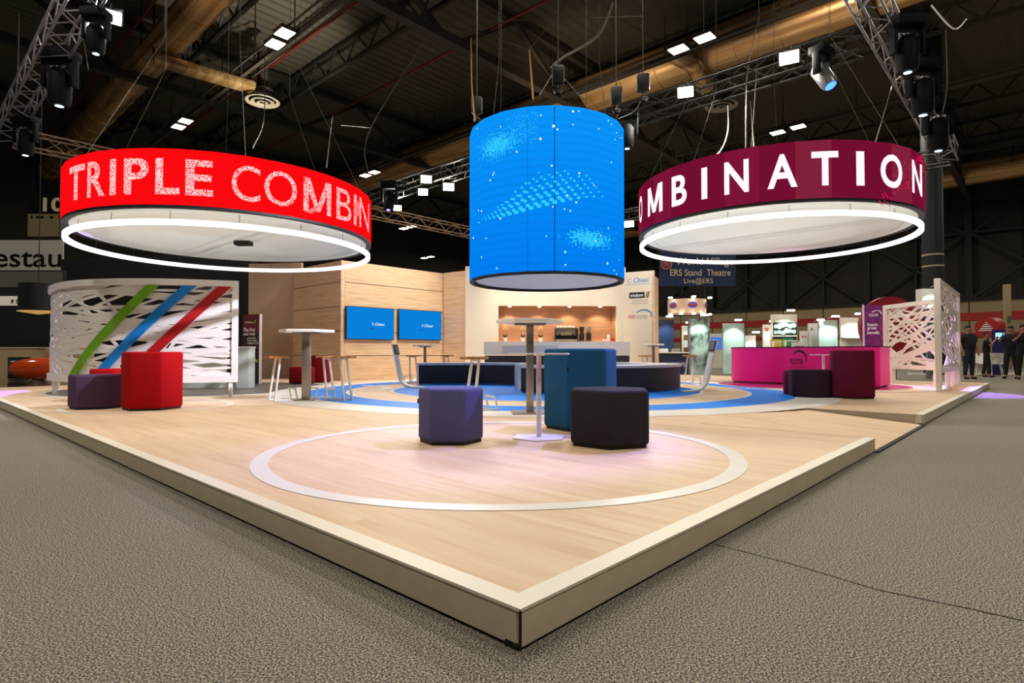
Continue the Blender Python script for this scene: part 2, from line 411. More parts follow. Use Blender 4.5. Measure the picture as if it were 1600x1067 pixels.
def duct(b, z, r, label):
    t = thing('ventilation_duct', label, 'duct', H(0, b, z), 0)
    s = MB(); a = -13
    o = H(0, b, z)
    pts = []
    s.tube([H(-13, b, z)-o, H(45, b, z)-o], r, 32); s.build('duct_tube', M_duct, t, smooth=True)
    s = MB()
    while a < 45:
        s.tube([H(a, b, z)-o, H(a+.05, b, z)-o], r+.025, 32); a += 1.5
    s.build('joint_rings', M_duct, t, smooth=False)
    s = MB(); a = -12
    while a < 45:
        s.bar(H(a, b-r-.02, z)-o, H(a, b-r-.02, RZ)-o, .03); s.bar(H(a, b+r+.02, z)-o, H(a, b+r+.02, RZ)-o, .03); a += 4.5
    s.build('hangers', M_beamd, t)
    return t
duct(6.75, 12.0, .55, 'large round metal duct crossing the roof at the upper left corner')
duct(20.6, 12.0, .75, 'large round metal duct running above the blue drum to the top right')
duct(45.5, 12.0, .75, 'far round metal duct at the right edge beyond the maroon ring')

def hit_cyl(px, py, cx, cy, r):
    d = ray(px, py); o = Vector((-cx, -cy)); A = d.x**2+d.y**2; B = 2*(o.x*d.x+o.y*d.y); Cc = o.x**2+o.y**2-r*r
    q = max(B*B-4*A*Cc, 0); t = (-B-math.sqrt(q))/(2*A); p = Vector((0, 0, CZ))+d*t
    return math.atan2(p.y-cy, p.x-cx), p.z

# lamp pairs under the rails
lp = thing('ceiling_lamp', '', 'ceiling lamp', (0, 0, 11.1), math.atan2(LY, LX), 'high bay lamps of the hall roof')
MB().box((0, 0, .06), (.62, .5, .12)).build('housing', M_beam, lp); MB().box((0, 0, -.012), (.56, .44, .024)).build('diffuser', M_panel_lamp, lp)
lamps = [(430, 69, 'left square lamp of the bright pair at upper left of the roof'), (445, 52, 'right square lamp of the bright pair at upper left of the roof'),
         (279, 198, 'left square lamp of the pair just above the red ring'), (290, 189, 'right square lamp of the pair just above the red ring'),
         (1060, 77, 'left lamp of the pair under the big duct right of the drum'), (1101, 59, 'right lamp of the pair under the big duct right of the drum'),
         (1215, 207, 'left lamp of the pair just above the maroon ring'), (1247, 198, 'right lamp of the pair just above the maroon ring'),
         (571, 274, 'left lamp of the pair beside the right end of the red ring'), (585, 269, 'right lamp of the pair beside the right end of the red ring'),
         (631, 357, 'left lamp of the far pair under the truss between red ring and drum'), (643, 354, 'right lamp of the far pair under the truss between red ring and drum'),
         (663, 403, 'left lamp of the lowest far pair left of the drum'), (673, 401, 'right lamp of the lowest far pair left of the drum')]
for i, (x, y, lb) in enumerate(lamps):
    z = 11.05
    if y > 340: z = 9.5
    p = hz(x, y, z); q = lp if i == 0 else dup(lp, None)
    q.location = p; q['label'] = lb
for a, b in ((6, 9), (20, 9), (34, 9), (2, 18.6), (14, 18.6), (28, 18.6), (6, 28), (20, 28), (-6, 9), (-6, 28), (10, -3), (-4, -3), (24, -3), (-4, 40), (10, 40), (24, 40), (38, 40)):
    o = area('hall_light', H(a, b, 10.9), H(a, b, 0), 520 if b == 40 else 430, NEUT, .8)  # the row nearest the concrete wall is added to brighten it

# round air diffusers
for x, y, lb in ((410, 161, 'round louvred air diffuser hanging below the duct at upper left'), (1127, 168, 'round louvred air diffuser hanging right of the blue drum')):
    p = hz(x, y, 10.6); t = thing('air_diffuser', lb, 'air diffuser', p)
    s = MB()
    for r0, r1, z in ((.5, .62, .04), (.3, .42, .0), (.1, .2, -.03)): s.lathe([(r0, z+.05), (r1, z), (r1+.02, z+.02), (r0+.02, z+.08)], 32, close=True)
    s.build('louvres', mat('diffuser_grey', '8f8878', .5), t, smooth=True)
    s = MB(); s.lathe([(.0, .14), (.46, .14), (.42, .5), (0, .5)], 24); s.tube([(0, 0, .4), (0, 0, 2)], .2, 16); s.build('neck', M_beam, t, smooth=True)
# short box duct at upper left
p = hz(240, 92, 11.2); q = hz(398, 138, 11.0)
t = thing('branch_duct', 'flat branch duct slung between the roof girders at upper left', 'duct', p)
s = MB(); d = q-p
s.bar((0, 0, 0), d, .7, .3); s.build('duct_box', M_duct, t, bevel=.08)
s = MB(); s.bar((0, 0, 0), (0, 0, RZ-p.z), .05); s.bar(d, d+Vector((0, 0, RZ-q.z)), .05); s.build('hangers', M_beamd, t)
p = hz(1082, 100, 11.2); q = hz(1104, 135, 10.9)
t = thing('branch_duct', 'short bent pipe dropping from the big duct right of the drum', 'duct', p)
MB().tube([(-.6, .3, .5), (0, 0, 0), q-p], .3, 20).build('pipe', M_duct, t, smooth=True)

# ------------------------------------------------------------------ trusses
def truss(p, q, label, m, w=.4, rr=.025, step=.5):
    p = Vector(p); q = Vector(q); t = thing('lighting_truss', label, 'truss', p)
    d = q-p; L = d.length; u = d.normalized(); x = u.cross(Vector((0, 0, 1))).normalized(); z = Vector((0, 0, 1))
    cs = [x*i*w/2+z*j*w/2 for i, j in ((-1, -1), (1, -1), (1, 1), (-1, 1))]
    s = MB()
    for c_ in cs: s.tube([c_, c_+d], rr, 8)
    s.build('chords', m, t, smooth=True)
    s = MB(); n = int(L/step)
    for k in range(n):
        for f in range(4):
            A = cs[f]; B = cs[(f+1) % 4]
            if k % 2: A, B = B, A
            s.tube([A+u*L*k/n, B+u*L*(k+1)/n], rr*.5, 5)
    s.build('bracing', m, t)
    return t
truss(H(2, 2.0, TZ), H(19.4, 2.0, TZ), 'silver lighting truss descending from the top left corner of the picture', M_alu)
truss(H(2, 2.2, TZ), H(2, 20, TZ), 'silver lighting truss descending from the top right of the picture', M_alu)
truss(H(19.4, 2.2, TZ), H(19.4, 20.6, TZ), 'lighting truss running behind the red ring towards the blue drum', mat('warm_truss', 'a08c74', .35, .7))
truss(H(2.4, 11.7, TZ), H(19, 11.7, TZ), 'black truss with floodlights crossing behind the top of the blue drum', M_alud)
truss(H(2, 20.2, TZ), H(19.4, 20.2, TZ), 'rear black lighting truss passing behind the maroon ring', M_alud)
# low truss far left with small lamps over the neighbouring stand
truss(at(-30, 434, 24), at(100, 437, 26), 'low warm lit truss over the neighbouring stand at far left', mat('gold_truss', 'a5804c', .4, .6), .3, .02, .3)

# moving heads and floodlights
def head(x, y, z, label, tilt=0, rz=0, lens='bfe0ff', silver=False, sc=1.0):
    p = hz(x, y, z); t = thing('moving_head_light', label, 'stage light', p, rz, 'moving head lights hung on the rig'); t.scale = (sc,)*3
    s = MB().box((0, 0, .5), (.36, .26, .13)); s.build('base', M_fix, t, bevel=.02)
    s = MB().box((-.17, 0, .28), (.05, .12, .36)).box((.17, 0, .28), (.05, .12, .36)).box((0, 0, .43), (.38, .14, .05)); s.build('yoke', M_fix, t, bevel=.015)
    s = MB(); s.tube([(0, 0, .18), (0, 0, .1), (0, 0, -.2), (0, 0, -.26)], [.08, .13, .12, .10], 20)
    h = s.build('head', mat('head_silver', '8a8a88', .35, .6) if silver else M_fix, t, smooth=True)
    h.location = (0, 0, .14); h.rotation_euler = (tilt, 0, 0)
    l = MB().lathe([(0, -.265), (.085 if silver else .045, -.265)], 20).build('lens', emis('lens_'+lens, lens, 6), h)
    a_ = p.x*LX+p.y*LY; b_ = p.x*RX+p.y*RY
    c_ = min([H(2, b_), H(a_, 2.0), H(a_, 11.7)], key=lambda q: (q.to_2d()-p.to_2d()).length); e_ = Matrix.Rotation(-rz, 3, 'Z')@Vector((c_.x-p.x, c_.y-p.y, 0))/sc; e_.z = (TZ-.2-p.z)/sc
    s = MB().tube([(0, 0, .56), (0, 0, max(e_.z, .6)), (e_.x, e_.y, max(e_.z, .6)+.01)], .025, 8); s.build('clamp', M_fix, t)
    return t
head(150, 72, 5.6, 'moving head light below the floodlight near the top left corner')
head(93, 150, 5.5, 'moving head light on the left silver truss, middle one of three', sc=1.5)
head(40, 232, 5.5, 'moving head light low on the left silver truss near the left edge', sc=1.3)
head(1285, 130, 5.5, 'silver moving head light tilted down with blue lens above the maroon ring', -.5, .6, '3060ff', True, 1.1)
head(1418, 98, 5.5, 'black moving head light highest on the right silver truss', sc=1.3)
head(1442, 165, 5.5, 'black moving head light in the middle of the right silver truss', sc=1.5)
head(1466, 222, 5.5, 'black moving head light lowest on the right silver truss', sc=1.6)
head(608, 322, 5.6, 'moving head light hung on the truss beside the end of the red ring', -.3, 0, '8060ff', sc=1.4)
head(980, 222, 5.5, 'moving head light hanging just right of the blue drum top', sc=1.2)
def flood(p, target, label, size=.34, energy=160, group='floodlights hung on the rig'):
    t = thing('floodlight', label, 'floodlight', p, 0, group)
    d = (Vector(target)-Vector(p)).normalized(); R = d.to_track_quat('-Z', 'Y').to_matrix()
    s = MB().box(R@Vector((0, 0, .07)), (size, size*.7, .12), M=R); s.build('housing', M_beamd, t, bevel=.015)
    MB().box(R@Vector((0, 0, -.005)), (size*.86, size*.58, .012), M=R).build('lens', M_lamp, t)
    a_ = p.x*LX+p.y*LY; b_ = p.x*RX+p.y*RY
    c_ = min([H(2, b_), H(a_, 2.0), H(a_, 11.7), H(19.4, b_), H(a_, 20.2)], key=lambda q: (q.to_2d()-Vector(p).to_2d()).length); zz = max(TZ-.2-p.z, .2)
    s = MB().bar((0, 0, .05), (0, 0, zz), .03).bar((0, 0, zz), (c_.x-p.x, c_.y-p.y, zz+.01), .03).box((0, 0, .1), (size+.06, .03, .03)); s.build('bracket', M_black, t)
    l = bpy.data.lights.new('flood_beam', 'AREA'); l.energy = energy; l.size = size*.8; l.color = NEUT
    o = bpy.data.objects.new('flood_beam', l); C.objects.link(o); o.parent = t; o.location = R@Vector((0, 0, -.05)); o.rotation_euler = R.to_euler()
for x, y, z, sz, lb, e in ((1233, 90, 6.1, .36, 'brightest floodlight above the maroon ring on the black truss', 110), (1071, 144, 6.1, .34, 'floodlight on the black truss just right of the blue drum', 110),
        (173, 26, 6.3, .34, 'bright floodlight near the top left corner of the picture', 110), (666, 280, 6.2, .38, 'upper floodlight of the cluster left of the blue drum', 100),
        (661, 300, 5.9, .34, 'lower floodlight of the cluster left of the blue drum', 60), (701, 292, 6.0, .38, 'right floodlight of the cluster left of the blue drum', 60),
        (621, 325, 5.9, .3, 'small floodlight beside the moving head at the end of the red ring', 60), (983, 350, 5.6, .38, 'floodlight between the blue drum and the maroon ring', 60)):
    p = hz(x, y, z)
    flood(p, (p.x*.3, p.y*.35, 0), lb, sz, e)

# ------------------------------------------------------------------ cables
def smooth_line(P, n=6):
    if len(P) < 3: return P
    out = []
    for i in range(len(P)-1):
        a = P[max(i-1, 0)]; b = P[i]; c_ = P[i+1]; d_ = P[min(i+2, len(P)-1)]
        for k in range(n):
            t_ = k/n; out.append(.5*((2*b)+(c_-a)*t_+(2*a-5*b+4*c_-d_)*t_*t_+(3*b-a-3*c_+d_)*t_**3))
    return out+[P[-1]]
def cable(pts, label, r=.009, m=None, cat='cable'):
    pts = smooth_line(pts); s = MB().tube(pts, r, 6); o = s.build('suspension_cable' if cat == 'cable' else cat, m or M_cable, smooth=True); tag(o, label, cat); return o
cable([hz(413, 70, 9), hz(413, 180, 6), hz(395, 232, 3.6)], 'thin wire dropping to the rear of the red ring beside the pair of lamps')
cable([hz(670, 55, 10), hz(580, 198, 6), hz(575, 270, 4.6)], 'long slanting wire reaching the right end of the red ring')
cable([hz(533, 196, 8.0), hz(578, 200, 6.0)], 'short level wire at the left of the slanting wire above the red ring')
p0 = hz(827, 78, 8.6)
cable([p0, hz(833, 156, 5.8)], 'bright chain dropping straight to the top of the blue drum', .02, mat('gold_chain', 'b08a4c', .4, .6))
cable([p0, hz(745, 50, 10.5), hz(690, 40, 12)], 'bright wire running left from the top of the drum chain')
cable([p0, hz(890, 0, 11)], 'wire rising steeply right from the top of the drum chain')
cable([hz(1003, 25, 10), hz(1003, 150, 6.4), hz(966, 186, 5.6)], 'wire dropping from upper right to the right side of the drum')
cable([hz(1003, 25, 10), hz(680, 36, 10.6)], 'long nearly level wire high above the blue drum')
cable([hz(958, 5, 9.4), hz(935, 55, 8.4), hz(880, 90, 7), hz(860, 108, 6.4)], 'thick grey cable sagging above the blue drum', .03)
cable([hz(868, 108, 6.4), hz(842, 150, 5.8)], 'short wire from sagging cable down left to the drum')
cable([hz(868, 108, 6.4), hz(912, 156, 5.8)], 'short wire from sagging cable down right to the drum')
cable([hz(736, 60, 9), hz(737, 130, 6.5), hz(742, 190, 5.3)], 'chain hanging to the left side of the blue drum', .018, _m['gold_chain'])
cable([hz(1185, 30, 9), hz(1168, 110, 6.4), hz(1165, 232, 3.9)], 'dark wire falling in front of the truss to the maroon ring')
cable([hz(1400, 110, 6.3), hz(1385, 165, 5), hz(1368, 222, 3.8)], 'wire from the right silver truss to the maroon ring')
cable([hz(1137, 165, 6.2), hz(1137, 205, 5), hz(1122, 240, 4.1), hz(1093, 250, 4.0)], 'white cable curling down onto the left of the maroon ring', .012, M_white)
cable([hz(1478, 45, 6), hz(1480, 130, 5.2), hz(1473, 175, 5)], 'wire hanging loose right of the right silver truss')
cable([hz(1455, 8, 6.2), hz(1490, 45, 5.8), hz(1510, 30, 6.2)], 'pale looped cable at the upper right corner of the roof', .012, M_white)
cable([hz(1172, 158, 6.5), hz(1178, 230, 4.1)], 'wire from the hanger bar to the back of the maroon ring')
cable([hz(130, 60, 7), hz(138, 110, 6)], 'short wire left of the floodlight at top left')
cable([hz(30, 20, 8), hz(28, 110, 5.8)], 'thin wire hanging at the far upper left')
cable([hz(520, 180, 7), hz(510, 262, 3.7)], 'thin wire hanging onto the red ring above its letter B')
# black chain hoists above the drum
for x, y, lb in ((745, 165, 'black chain hoist above the left of the blue drum'), (872, 118, 'black chain hoist above the centre of the blue drum'), (963, 150, 'black chain hoist above the right of the blue drum'), (1005, 130, 'black chain hoist on the truss right of the drum')):
    p = hz(x, y, 6.0); t = thing('chain_hoist', lb, 'chain hoist', p)
    MB().box((0, 0, 0), (.22, .18, .34)).build('motor', M_black, t, bevel=.03)
    s = MB().tube([(0, 0, .2), (0, 0, 3)], .012, 6); s.tube([(0, 0, -.3), (0, 0, -.1)], .02, 6); s.lathe([(.05, -.35), (.09, -.3), (.05, -.25)], 12, close=True); s.build('chain', M_cable, t)

# ------------------------------------------------------------------ hanging rings
def polyr(phi, r, n, ph0=0):
    st = 2*PI/n; d = ((phi-ph0) % st)-st/2
    return r*math.cos(st/2)/math.cos(d)
def hanging_ring(cx, cy, r, z0, z1, zg, label, mats, n=36, rot=0, tint=(.85, 1, 1)):
    t = thing('led_ring', label, 'hanging sign', (cx, cy, z0))
    s = MB(); h = z1-z0; random.seed(int(r*100))
    pm = [0]*n
    for k in range(n):
        a = rot+2*PI*k/n; b = rot+2*PI*(k+1)/n; g = .0012
        vs = []
        for ang, zz in ((a+g, 0), (b-g, 0), (b-g, h), (a+g, h)): vs.append((r*math.cos(ang), r*math.sin(ang), zz))
        vs += [(v[0]*.97, v[1]*.97, v[2]) for v in vs]
        mi = 0
        if len(mats) > 1 and 7 < k < 36 and k % 5 in (1, 4): mi = 1 + (k % 3 == 0)
        s.add(vs, [(0, 1, 2, 3), (7, 6, 5, 4), (0, 4, 5, 1), (1, 5, 6, 2), (2, 6, 7, 3), (3, 7, 4, 0)], min(mi, len(mats)-1))
    s.build('led_panels', mats, t)
    MB().lathe([(r*.955, -.02), (r*.965, -.02), (r*.965, h), (r*.955, h)], 64, close=True).build('inner_frame', M_black, t)
    MB().lathe([(r*.965, -.035), (r*.998, -.035), (r*.998, 0.0), (r*.965, 0.0)], 72, close=True).build('bottom_rim', M_black, t)
    s = MB().lathe([(r*.962, .02), (r*.962, -.015), (r*.955, -.035), (r*.925, -.05), (r*.875, -.055), (r*.87, -.045), (r*.865, -.055), (r*.6, -.055), (.001, -.055)], 96)
    s.build('soffit', M_soffit, t, smooth=True)
    sp = bpy.data.lights.new('ring_inner_light', 'SPOT'); sp.energy = 3; sp.color = tint; sp.spot_size = 2.5; sp.spot_blend = .3; sp.shadow_soft_size = .08
    o = bpy.data.objects.new('ring_inner_light', sp); C.objects.link(o); o.parent = t; o.location = (.3, .2, 1.9)
    s = MB(); e = r*.93
    for yy in (-.12, .12): s.tube([(-e, yy, .12), (e, yy, .12)], .02, 6)
    for k in range(int(2*e/.25)): s.bar((-e+k*.25, -.12, .12), (-e+k*.25+.12, .12, .12), .014)
    o = s.build('inner_truss', M_alud, t); o.rotation_euler = (0, 0, -.75)
    rg = r*.978
    s = MB().lathe([(rg-.035, zg-z0-.035), (rg+.03, zg-z0-.035), (rg+.03, zg-z0+.035), (rg-.035, zg-z0+.035)], 128, close=True)
    s.build('light_hoop', M_ringglow, t, smooth=False)
    s = MB()
    for k in range(16):
        a = 2*PI*k/16+.1; s.tube([(rg*.96*math.cos(a), rg*.96*math.sin(a), zg-z0+.03), (rg*.955*math.cos(a), rg*.955*math.sin(a), -.05)], .004, 5)
    s.build('hoop_wires', M_cable, t)
    s = MB()
    for k in range(6):
        a = 2*PI*k/6; s.tube([(r*.96*math.cos(a), r*.96*math.sin(a), h), (r*.5*math.cos(a), r*.5*math.sin(a), h+2.2)], .004, 5)
        s.tube([(r*.5*math.cos(a), r*.5*math.sin(a), h+2.2), (r*.5*math.cos(a), r*.5*math.sin(a), RZ-z0-.2)], .004, 5)
    s.build('suspension_wires', M_cable, t)
    return t
def band_fn(cx, cy, z0, r, n, rot):
    def fn(x, z):                      # x = angle, z = height above z0
        rr = polyr(x, r, n, rot)+.012
        return (rr*math.cos(x), rr*math.sin(x), z)
    fn.step = 2*PI/n/3
    return fn
M_red = emis('red_screen', 'fb0a10', 1)
# red ring
rcx, rcy, rr_ = -4.83, 10.0, 2.34; rz0, rz1 = 2.81, 3.56
red = hanging_ring(rcx, rcy, rr_, rz0, rz1, 2.59, 'red hanging LED ring reading TRIPLE COMBINATION over a glowing hoop', [M_red])
fn = band_fn(rcx, rcy, rz0, rr_, 36, 0)
def bandtext(px0, px1, cx, cy, r):
    return hit_cyl(px0, 280, cx, cy, r)[0], hit_cyl(px1, 280, cx, cy, r)[0]
M_spk = speckle('speckled_letters', 'ffe0e0', 'fb2020', 55)
s = MB(); hb = rz1-rz0
def place_letters(s, letters, cx, cy, r, h, fn, z_lo, z_hi, bold, **k):
    for ch, p0, p1 in letters:
        a, b = bandtext(p0, p1, cx, cy, r)
        text_mb(s, ch, a, b, z_lo*h, z_hi*h, 0, bold=bold, fn=fn, **k)
place_letters(s, [('T', 109, 133), ('R', 137, 164), ('I', 172, 182), ('P', 194, 233), ('L', 243, 281), ('E', 290, 333)], rcx, rcy, rr_, hb, fn, .18, .82, .022)
place_letters(s, [('C', 362, 407), ('O', 413, 464), ('M', 474, 517), ('B', 526, 549), ('I', 553, 557), ('N', 561, 576), ], rcx, rcy, rr_, hb, fn, .16, .82, 0)
s.build('lettering', M_spk, red, label='speckled white capital letters')
s = MB().box((.25, -.1, -.095), (.26, .16, .07)); s.build('projector', M_black, red)
# light ripple on the screen
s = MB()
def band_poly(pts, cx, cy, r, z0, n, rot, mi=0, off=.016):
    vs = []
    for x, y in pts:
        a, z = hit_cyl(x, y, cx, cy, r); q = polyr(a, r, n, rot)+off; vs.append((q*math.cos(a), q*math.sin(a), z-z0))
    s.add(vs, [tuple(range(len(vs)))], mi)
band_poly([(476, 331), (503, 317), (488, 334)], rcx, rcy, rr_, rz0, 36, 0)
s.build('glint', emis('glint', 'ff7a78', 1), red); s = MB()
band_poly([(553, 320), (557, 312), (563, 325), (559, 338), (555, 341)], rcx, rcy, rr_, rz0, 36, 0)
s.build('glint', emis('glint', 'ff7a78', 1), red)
# maroon ring
mcx, mcy, mr = 4.61, 10.4, 2.29; mz0, mz1 = 3.02, 3.84
M_mar = [emis('maroon_screen', '720e30'), emis('maroon_screen_b', '7c1438'), emis('maroon_screen_c', '80203a')]
mar = hanging_ring(mcx, mcy, mr, mz0, mz1, 2.82, 'maroon hanging LED ring reading COMBINATION over a glowing hoop', M_mar, 30, .05, (1, .93, .85))
fn = band_fn(mcx, mcy, mz0, mr, 30, .05); s = MB(); hb = mz1-mz0
place_letters(s, [('M', 1012, 1035), ('B', 1050, 1073), ('I', 1096, 1105), ('N', 1132, 1170), ('A', 1199, 1246), ('T', 1268, 1310), ('I', 1338, 1350), ('O', 1376, 1410), ('N', 1424, 1440)],
              mcx, mcy, mr, hb, fn, .21, .80, .025)
a_, b_ = bandtext(1012, 1035, mcx, mcy, mr); c_, d_ = bandtext(1050, 1073, mcx, mcy, mr); st = (c_+d_-a_-b_)/2; w_ = .5*st
text_mb(s, 'O', (a_+b_)/2-st*1.05-w_/2, (a_+b_)/2-st*1.05+w_/2, .21*hb, .8*hb, 0, bold=.025, fn=fn)
s.build('lettering', emis('white_screen_text', 'fdf6ff', 1.05), mar, label='bold white capital letters')
s = MB(); random.seed(5)
for k in range(70):
    x = random.uniform(1372, 1442); y = 320-(x-1372)*1.0+random.uniform(-28, 22)
    if not 236 < y < 318 or x-1372 < (318-y)*.3: continue
    l = random.uniform(2, 8); band_poly([(x, y), (x+1.2, y-.6), (x+l*.6+.8, y+l-.4), (x+l*.6, y+l)], mcx, mcy, mr, mz0, 30, .05, off=.008)
s.build('spark_pattern', emis('pink_sparks', 'd01848', 1.1), mar)

# ------------------------------------------------------------------ blue drum
dcx, dcy, dr = .70, 11.8, 1.56; dz0, dz1 = 2.30, 5.24; dn = 20; drot = .035
drum = thing('led_drum', 'tall blue cylindrical LED screen hanging over the centre of the stand', 'hanging sign', (dcx, dcy, dz0))
def led_blue():
    m = bpy.data.materials.new('blue_screen'); m.use_nodes = True; nt = m.node_tree; b = nt.nodes['Principled BSDF']; N = nt.nodes.new; K = nt.links.new
    tc = N('ShaderNodeTexCoord'); sp = N('ShaderNodeSeparateXYZ'); K(tc.outputs['Object'], sp.inputs[0])
    mr_ = N('ShaderNodeMapRange'); K(sp.outputs[2], mr_.inputs[0]); mr_.inputs['From Max'].default_value = 2.9
    r = N('ShaderNodeValToRGB'); r.color_ramp.elements[0].color = srgb('007cee'); r.color_ramp.elements[1].color = srgb('0a92f6')
    K(mr_.outputs[0], r.inputs[0])
    wv = N('ShaderNodeTexWave'); wv.bands_direction = 'Z'; wv.inputs['Scale'].default_value = 2.2; K(tc.outputs['Object'], wv.inputs[0])
    mx = N('ShaderNodeMix'); mx.data_type = 'RGBA'; mx.blend_type = 'MULTIPLY'; mx.inputs[0].default_value = .07
    K(r.outputs[0], mx.inputs[6]); K(wv.outputs[0], mx.inputs[7]); K(mx.outputs[2], b.inputs['Emission Color'])
    b.inputs['Emission Strength'].default_value = 1.05; b.inputs['Base Color'].default_value = (0, 0, 0, 1); b.inputs['Specular IOR Level'].default_value = 0; return m
s = MB(); h = dz1-dz0
for k in range(dn):
    a = drot+2*PI*k/dn; b = drot+2*PI*(k+1)/dn; g = .005
    vs = [(dr*math.cos(t_), dr*math.sin(t_), z) for t_, z in ((a+g, 0), (b-g, 0), (b-g, h), (a+g, h))]
    vs += [(v[0]*.97, v[1]*.97, v[2]) for v in vs]
    s.add(vs, [(0, 1, 2, 3), (7, 6, 5, 4), (0, 4, 5, 1), (1, 5, 6, 2), (2, 6, 7, 3), (3, 7, 4, 0)])
s.build('led_panels', led_blue(), drum)
MB().lathe([(dr*.93, -.02), (dr*.975, -.02), (dr*.975, h), (dr*.93, h)], dn, drot, drot+2*PI, close=True).build('inner_frame', M_black, drum)
MB().lathe([(dr*.955, -.05), (dr*.999, -.05), (dr*.999, -.004), (dr*.955, -.004)], dn, drot, drot+2*PI, close=True).build('bottom_rim', M_black, drum)
MB().lathe([(.001, -.0), (dr*.95, -.0)], 64).build('soffit', fabric_sheet('drum_soffit', 'f4ece0'), drum)
l = bpy.data.lights.new('drum_inner_light', 'AREA'); l.energy = 6; l.size = 1.2; l.color = (1, .9, .8)
o = bpy.data.objects.new('drum_inner_light', l); C.objects.link(o); o.parent = drum; o.location = (0, 0, 1.6)
s = MB()
def drum_dot(px, py, rad, mi=0, asp=1.0, n=10, off=.006):
    a, z = hit_cyl(px, py, dcx, dcy, dr*math.cos(PI/dn)); vs = []
    for k in range(n):
        q = 2*PI*k/n; aa = a+rad*asp*math.cos(q)/dr; zz = z+rad*math.sin(q)-dz0
        R = polyr(aa, dr, dn, drot)+off; vs.append((R*math.cos(aa), R*math.sin(aa), zz))
    s.add(vs, [tuple(range(n))], mi)
def Zc(x, y): return 720+x/3.443, 150+y/3.443
def lerp(tab, x):
    for (x0, y0), (x1, y1) in zip(tab, tab[1:]):
        if x <= x1: return y0+(y1-y0)*(x-x0)/(x1-x0)
    return tab[-1][1]
lo = [(100, 660), (130, 664), (200, 652), (300, 625), (430, 590), (580, 555), (700, 540), (765, 540)]
up = [(100, 655), (130, 650), (200, 580), (260, 515), (330, 440), (380, 415), (530, 395), (640, 430), (710, 470), (765, 535)]
x = 104; col = 0
while x < 765:
    y0 = lerp(lo, x); y1 = lerp(up, x); stp = 9+15*min(1, (x-100)/230); j = 0; y = y0
    while y > y1-4:
        sz = (.012+.034*min(1, (x-100)/200))*(1-.75*((y0-y)/max(60, 230)))*(1 if x < 520 else max(.35, 1-(x-520)/420))
        drum_dot(*Zc(x+(j % 2)*stp*.8+j*5, y), max(sz*.8, .01), 0, 1.35); y -= stp; j += 1
    x += stp*1.75; col += 1
for k in range(24): drum_dot(*Zc(48+(k % 5)*8, 592+(k//5)*12+(k % 5)*7), .010, 0)
random.seed(11)
for cxx, cyy, sx, sy, nn, tl in ((200, 265, 75, 42, 900, -.35), (690, 770, 80, 32, 850, .12)):
    for k in range(nn):
        gx = random.gauss(0, sx*.62); x = cxx+gx; y = cyy+random.gauss(0, sy*.7)+gx*tl
        if 50 < x < 865: drum_dot(*Zc(x, y), random.uniform(.008, .016), 0, 1, 4)
for k in range(160):
    x = random.uniform(250, 420); y = random.uniform(85, 260); drum_dot(*Zc(x, y), .009, 0, 1, 4)
for x, y, r_ in ((498, 165, 3), (519, 182, 2), (428, 231, 2.6), (431, 104, 1.6), (602, 84, 2.4), (632, 85, 1.4), (603, 155, 1.4), (218, 168, 1.6), (91, 176, 1.6), (791, 133, 1.8), (808, 153, 1.6), (739, 178, 1.6),
                 (833, 199, 1.7), (855, 225, 1.6), (864, 225, 1.6), (826, 236, 1.4), (302, 301, 1.8), (808, 357, 1.6), (489, 377, 1.9), (634, 417, 2.1), (180, 413, 1.7), (175, 424, 2), (160, 454, 2), (715, 482, 1.6),
                 (571, 535, 1.7), (619, 573, 1.9), (495, 597, 1.6), (557, 608, 1.6), (588, 619, 1.7), (98, 617, 2), (115, 619, 2.3), (217, 660, 2.4), (101, 682, 1.6), (791, 711, 1.8), (73, 764, 2.4), (140, 765, 1.6),
                 (116, 867, 2), (196, 927, 2.1), (561, 840, 2.1), (562, 909, 1.7), (786, 901, 2.7), (822, 938, 1.7), (832, 958, 1.7), (722, 780, 1.6), (460, 755, 1.4), (748, 753, 1.4), (848, 884, 1.5)):
    drum_dot(*Zc(x, y), r_*.0085, 1, 1, 8, .010)
s.build('screen_pattern', [emis('cyan_dots', '2fc8f6', 1.05), emis('white_dots', 'eefaff', 1.2)], drum)
s = MB()
for k in range(4):
    a = PI/4+PI/2*k; e = Vector((dr*.95*math.cos(a), dr*.95*math.sin(a), h))
    s.tube([e, (e.x*.9, e.y*.9, h+1.1)], .006, 6); s.tube([(e.x*.9, e.y*.9, h+1.1), (e.x*.9, e.y*.9, RZ-dz0-.2)], .005, 6)
s.build('suspension_wires', M_cable, drum)

# ================================================================== THE STAND
PA0, PA1, PB0, PB1 = 1.095, 16.3, 1.226, 18.3
corner = gp(813, 952)
PA0 = corner.x*LX+corner.y*LY; PB0 = corner.x*RX+corner.y*RY
plat = thing('exhibition_platform', 'raised light oak platform with cream fascia on the grey carpet', 'platform', (0, 0, 0))
RB0, RB1, RAI = PB0+4.5, PB0+7.05, PA0+1.55
def quadz(mb, pts, z): return mb.add([(*H(a, b)[:2], z) for a, b in pts], [tuple(range(len(pts)))])
E = .075
# deck as an L of slabs leaving the ramp free
s = MB()
def slab(mb, a0, a1, b0, b1, z0, z1): return hallbox(mb, a0, a1, b0, b1, z0, z1)
slab(s, PA0+E, RAI, PB0+E, RB0, .02, PZ); slab(s, PA0+E, RAI, RB1, PB1, .02, PZ); slab(s, RAI, PA1, PB0+E, PB1, .02, PZ)
dk = MB(); iv = Matrix.Rotation(-ANG, 4, 'Z')
dk.v = [iv@v for v in s.v]; dk.f = s.f; dk.mi = s.mi
dk = dk.build('deck', M_floor, plat); dk.rotation_euler = (0, 0, ANG)
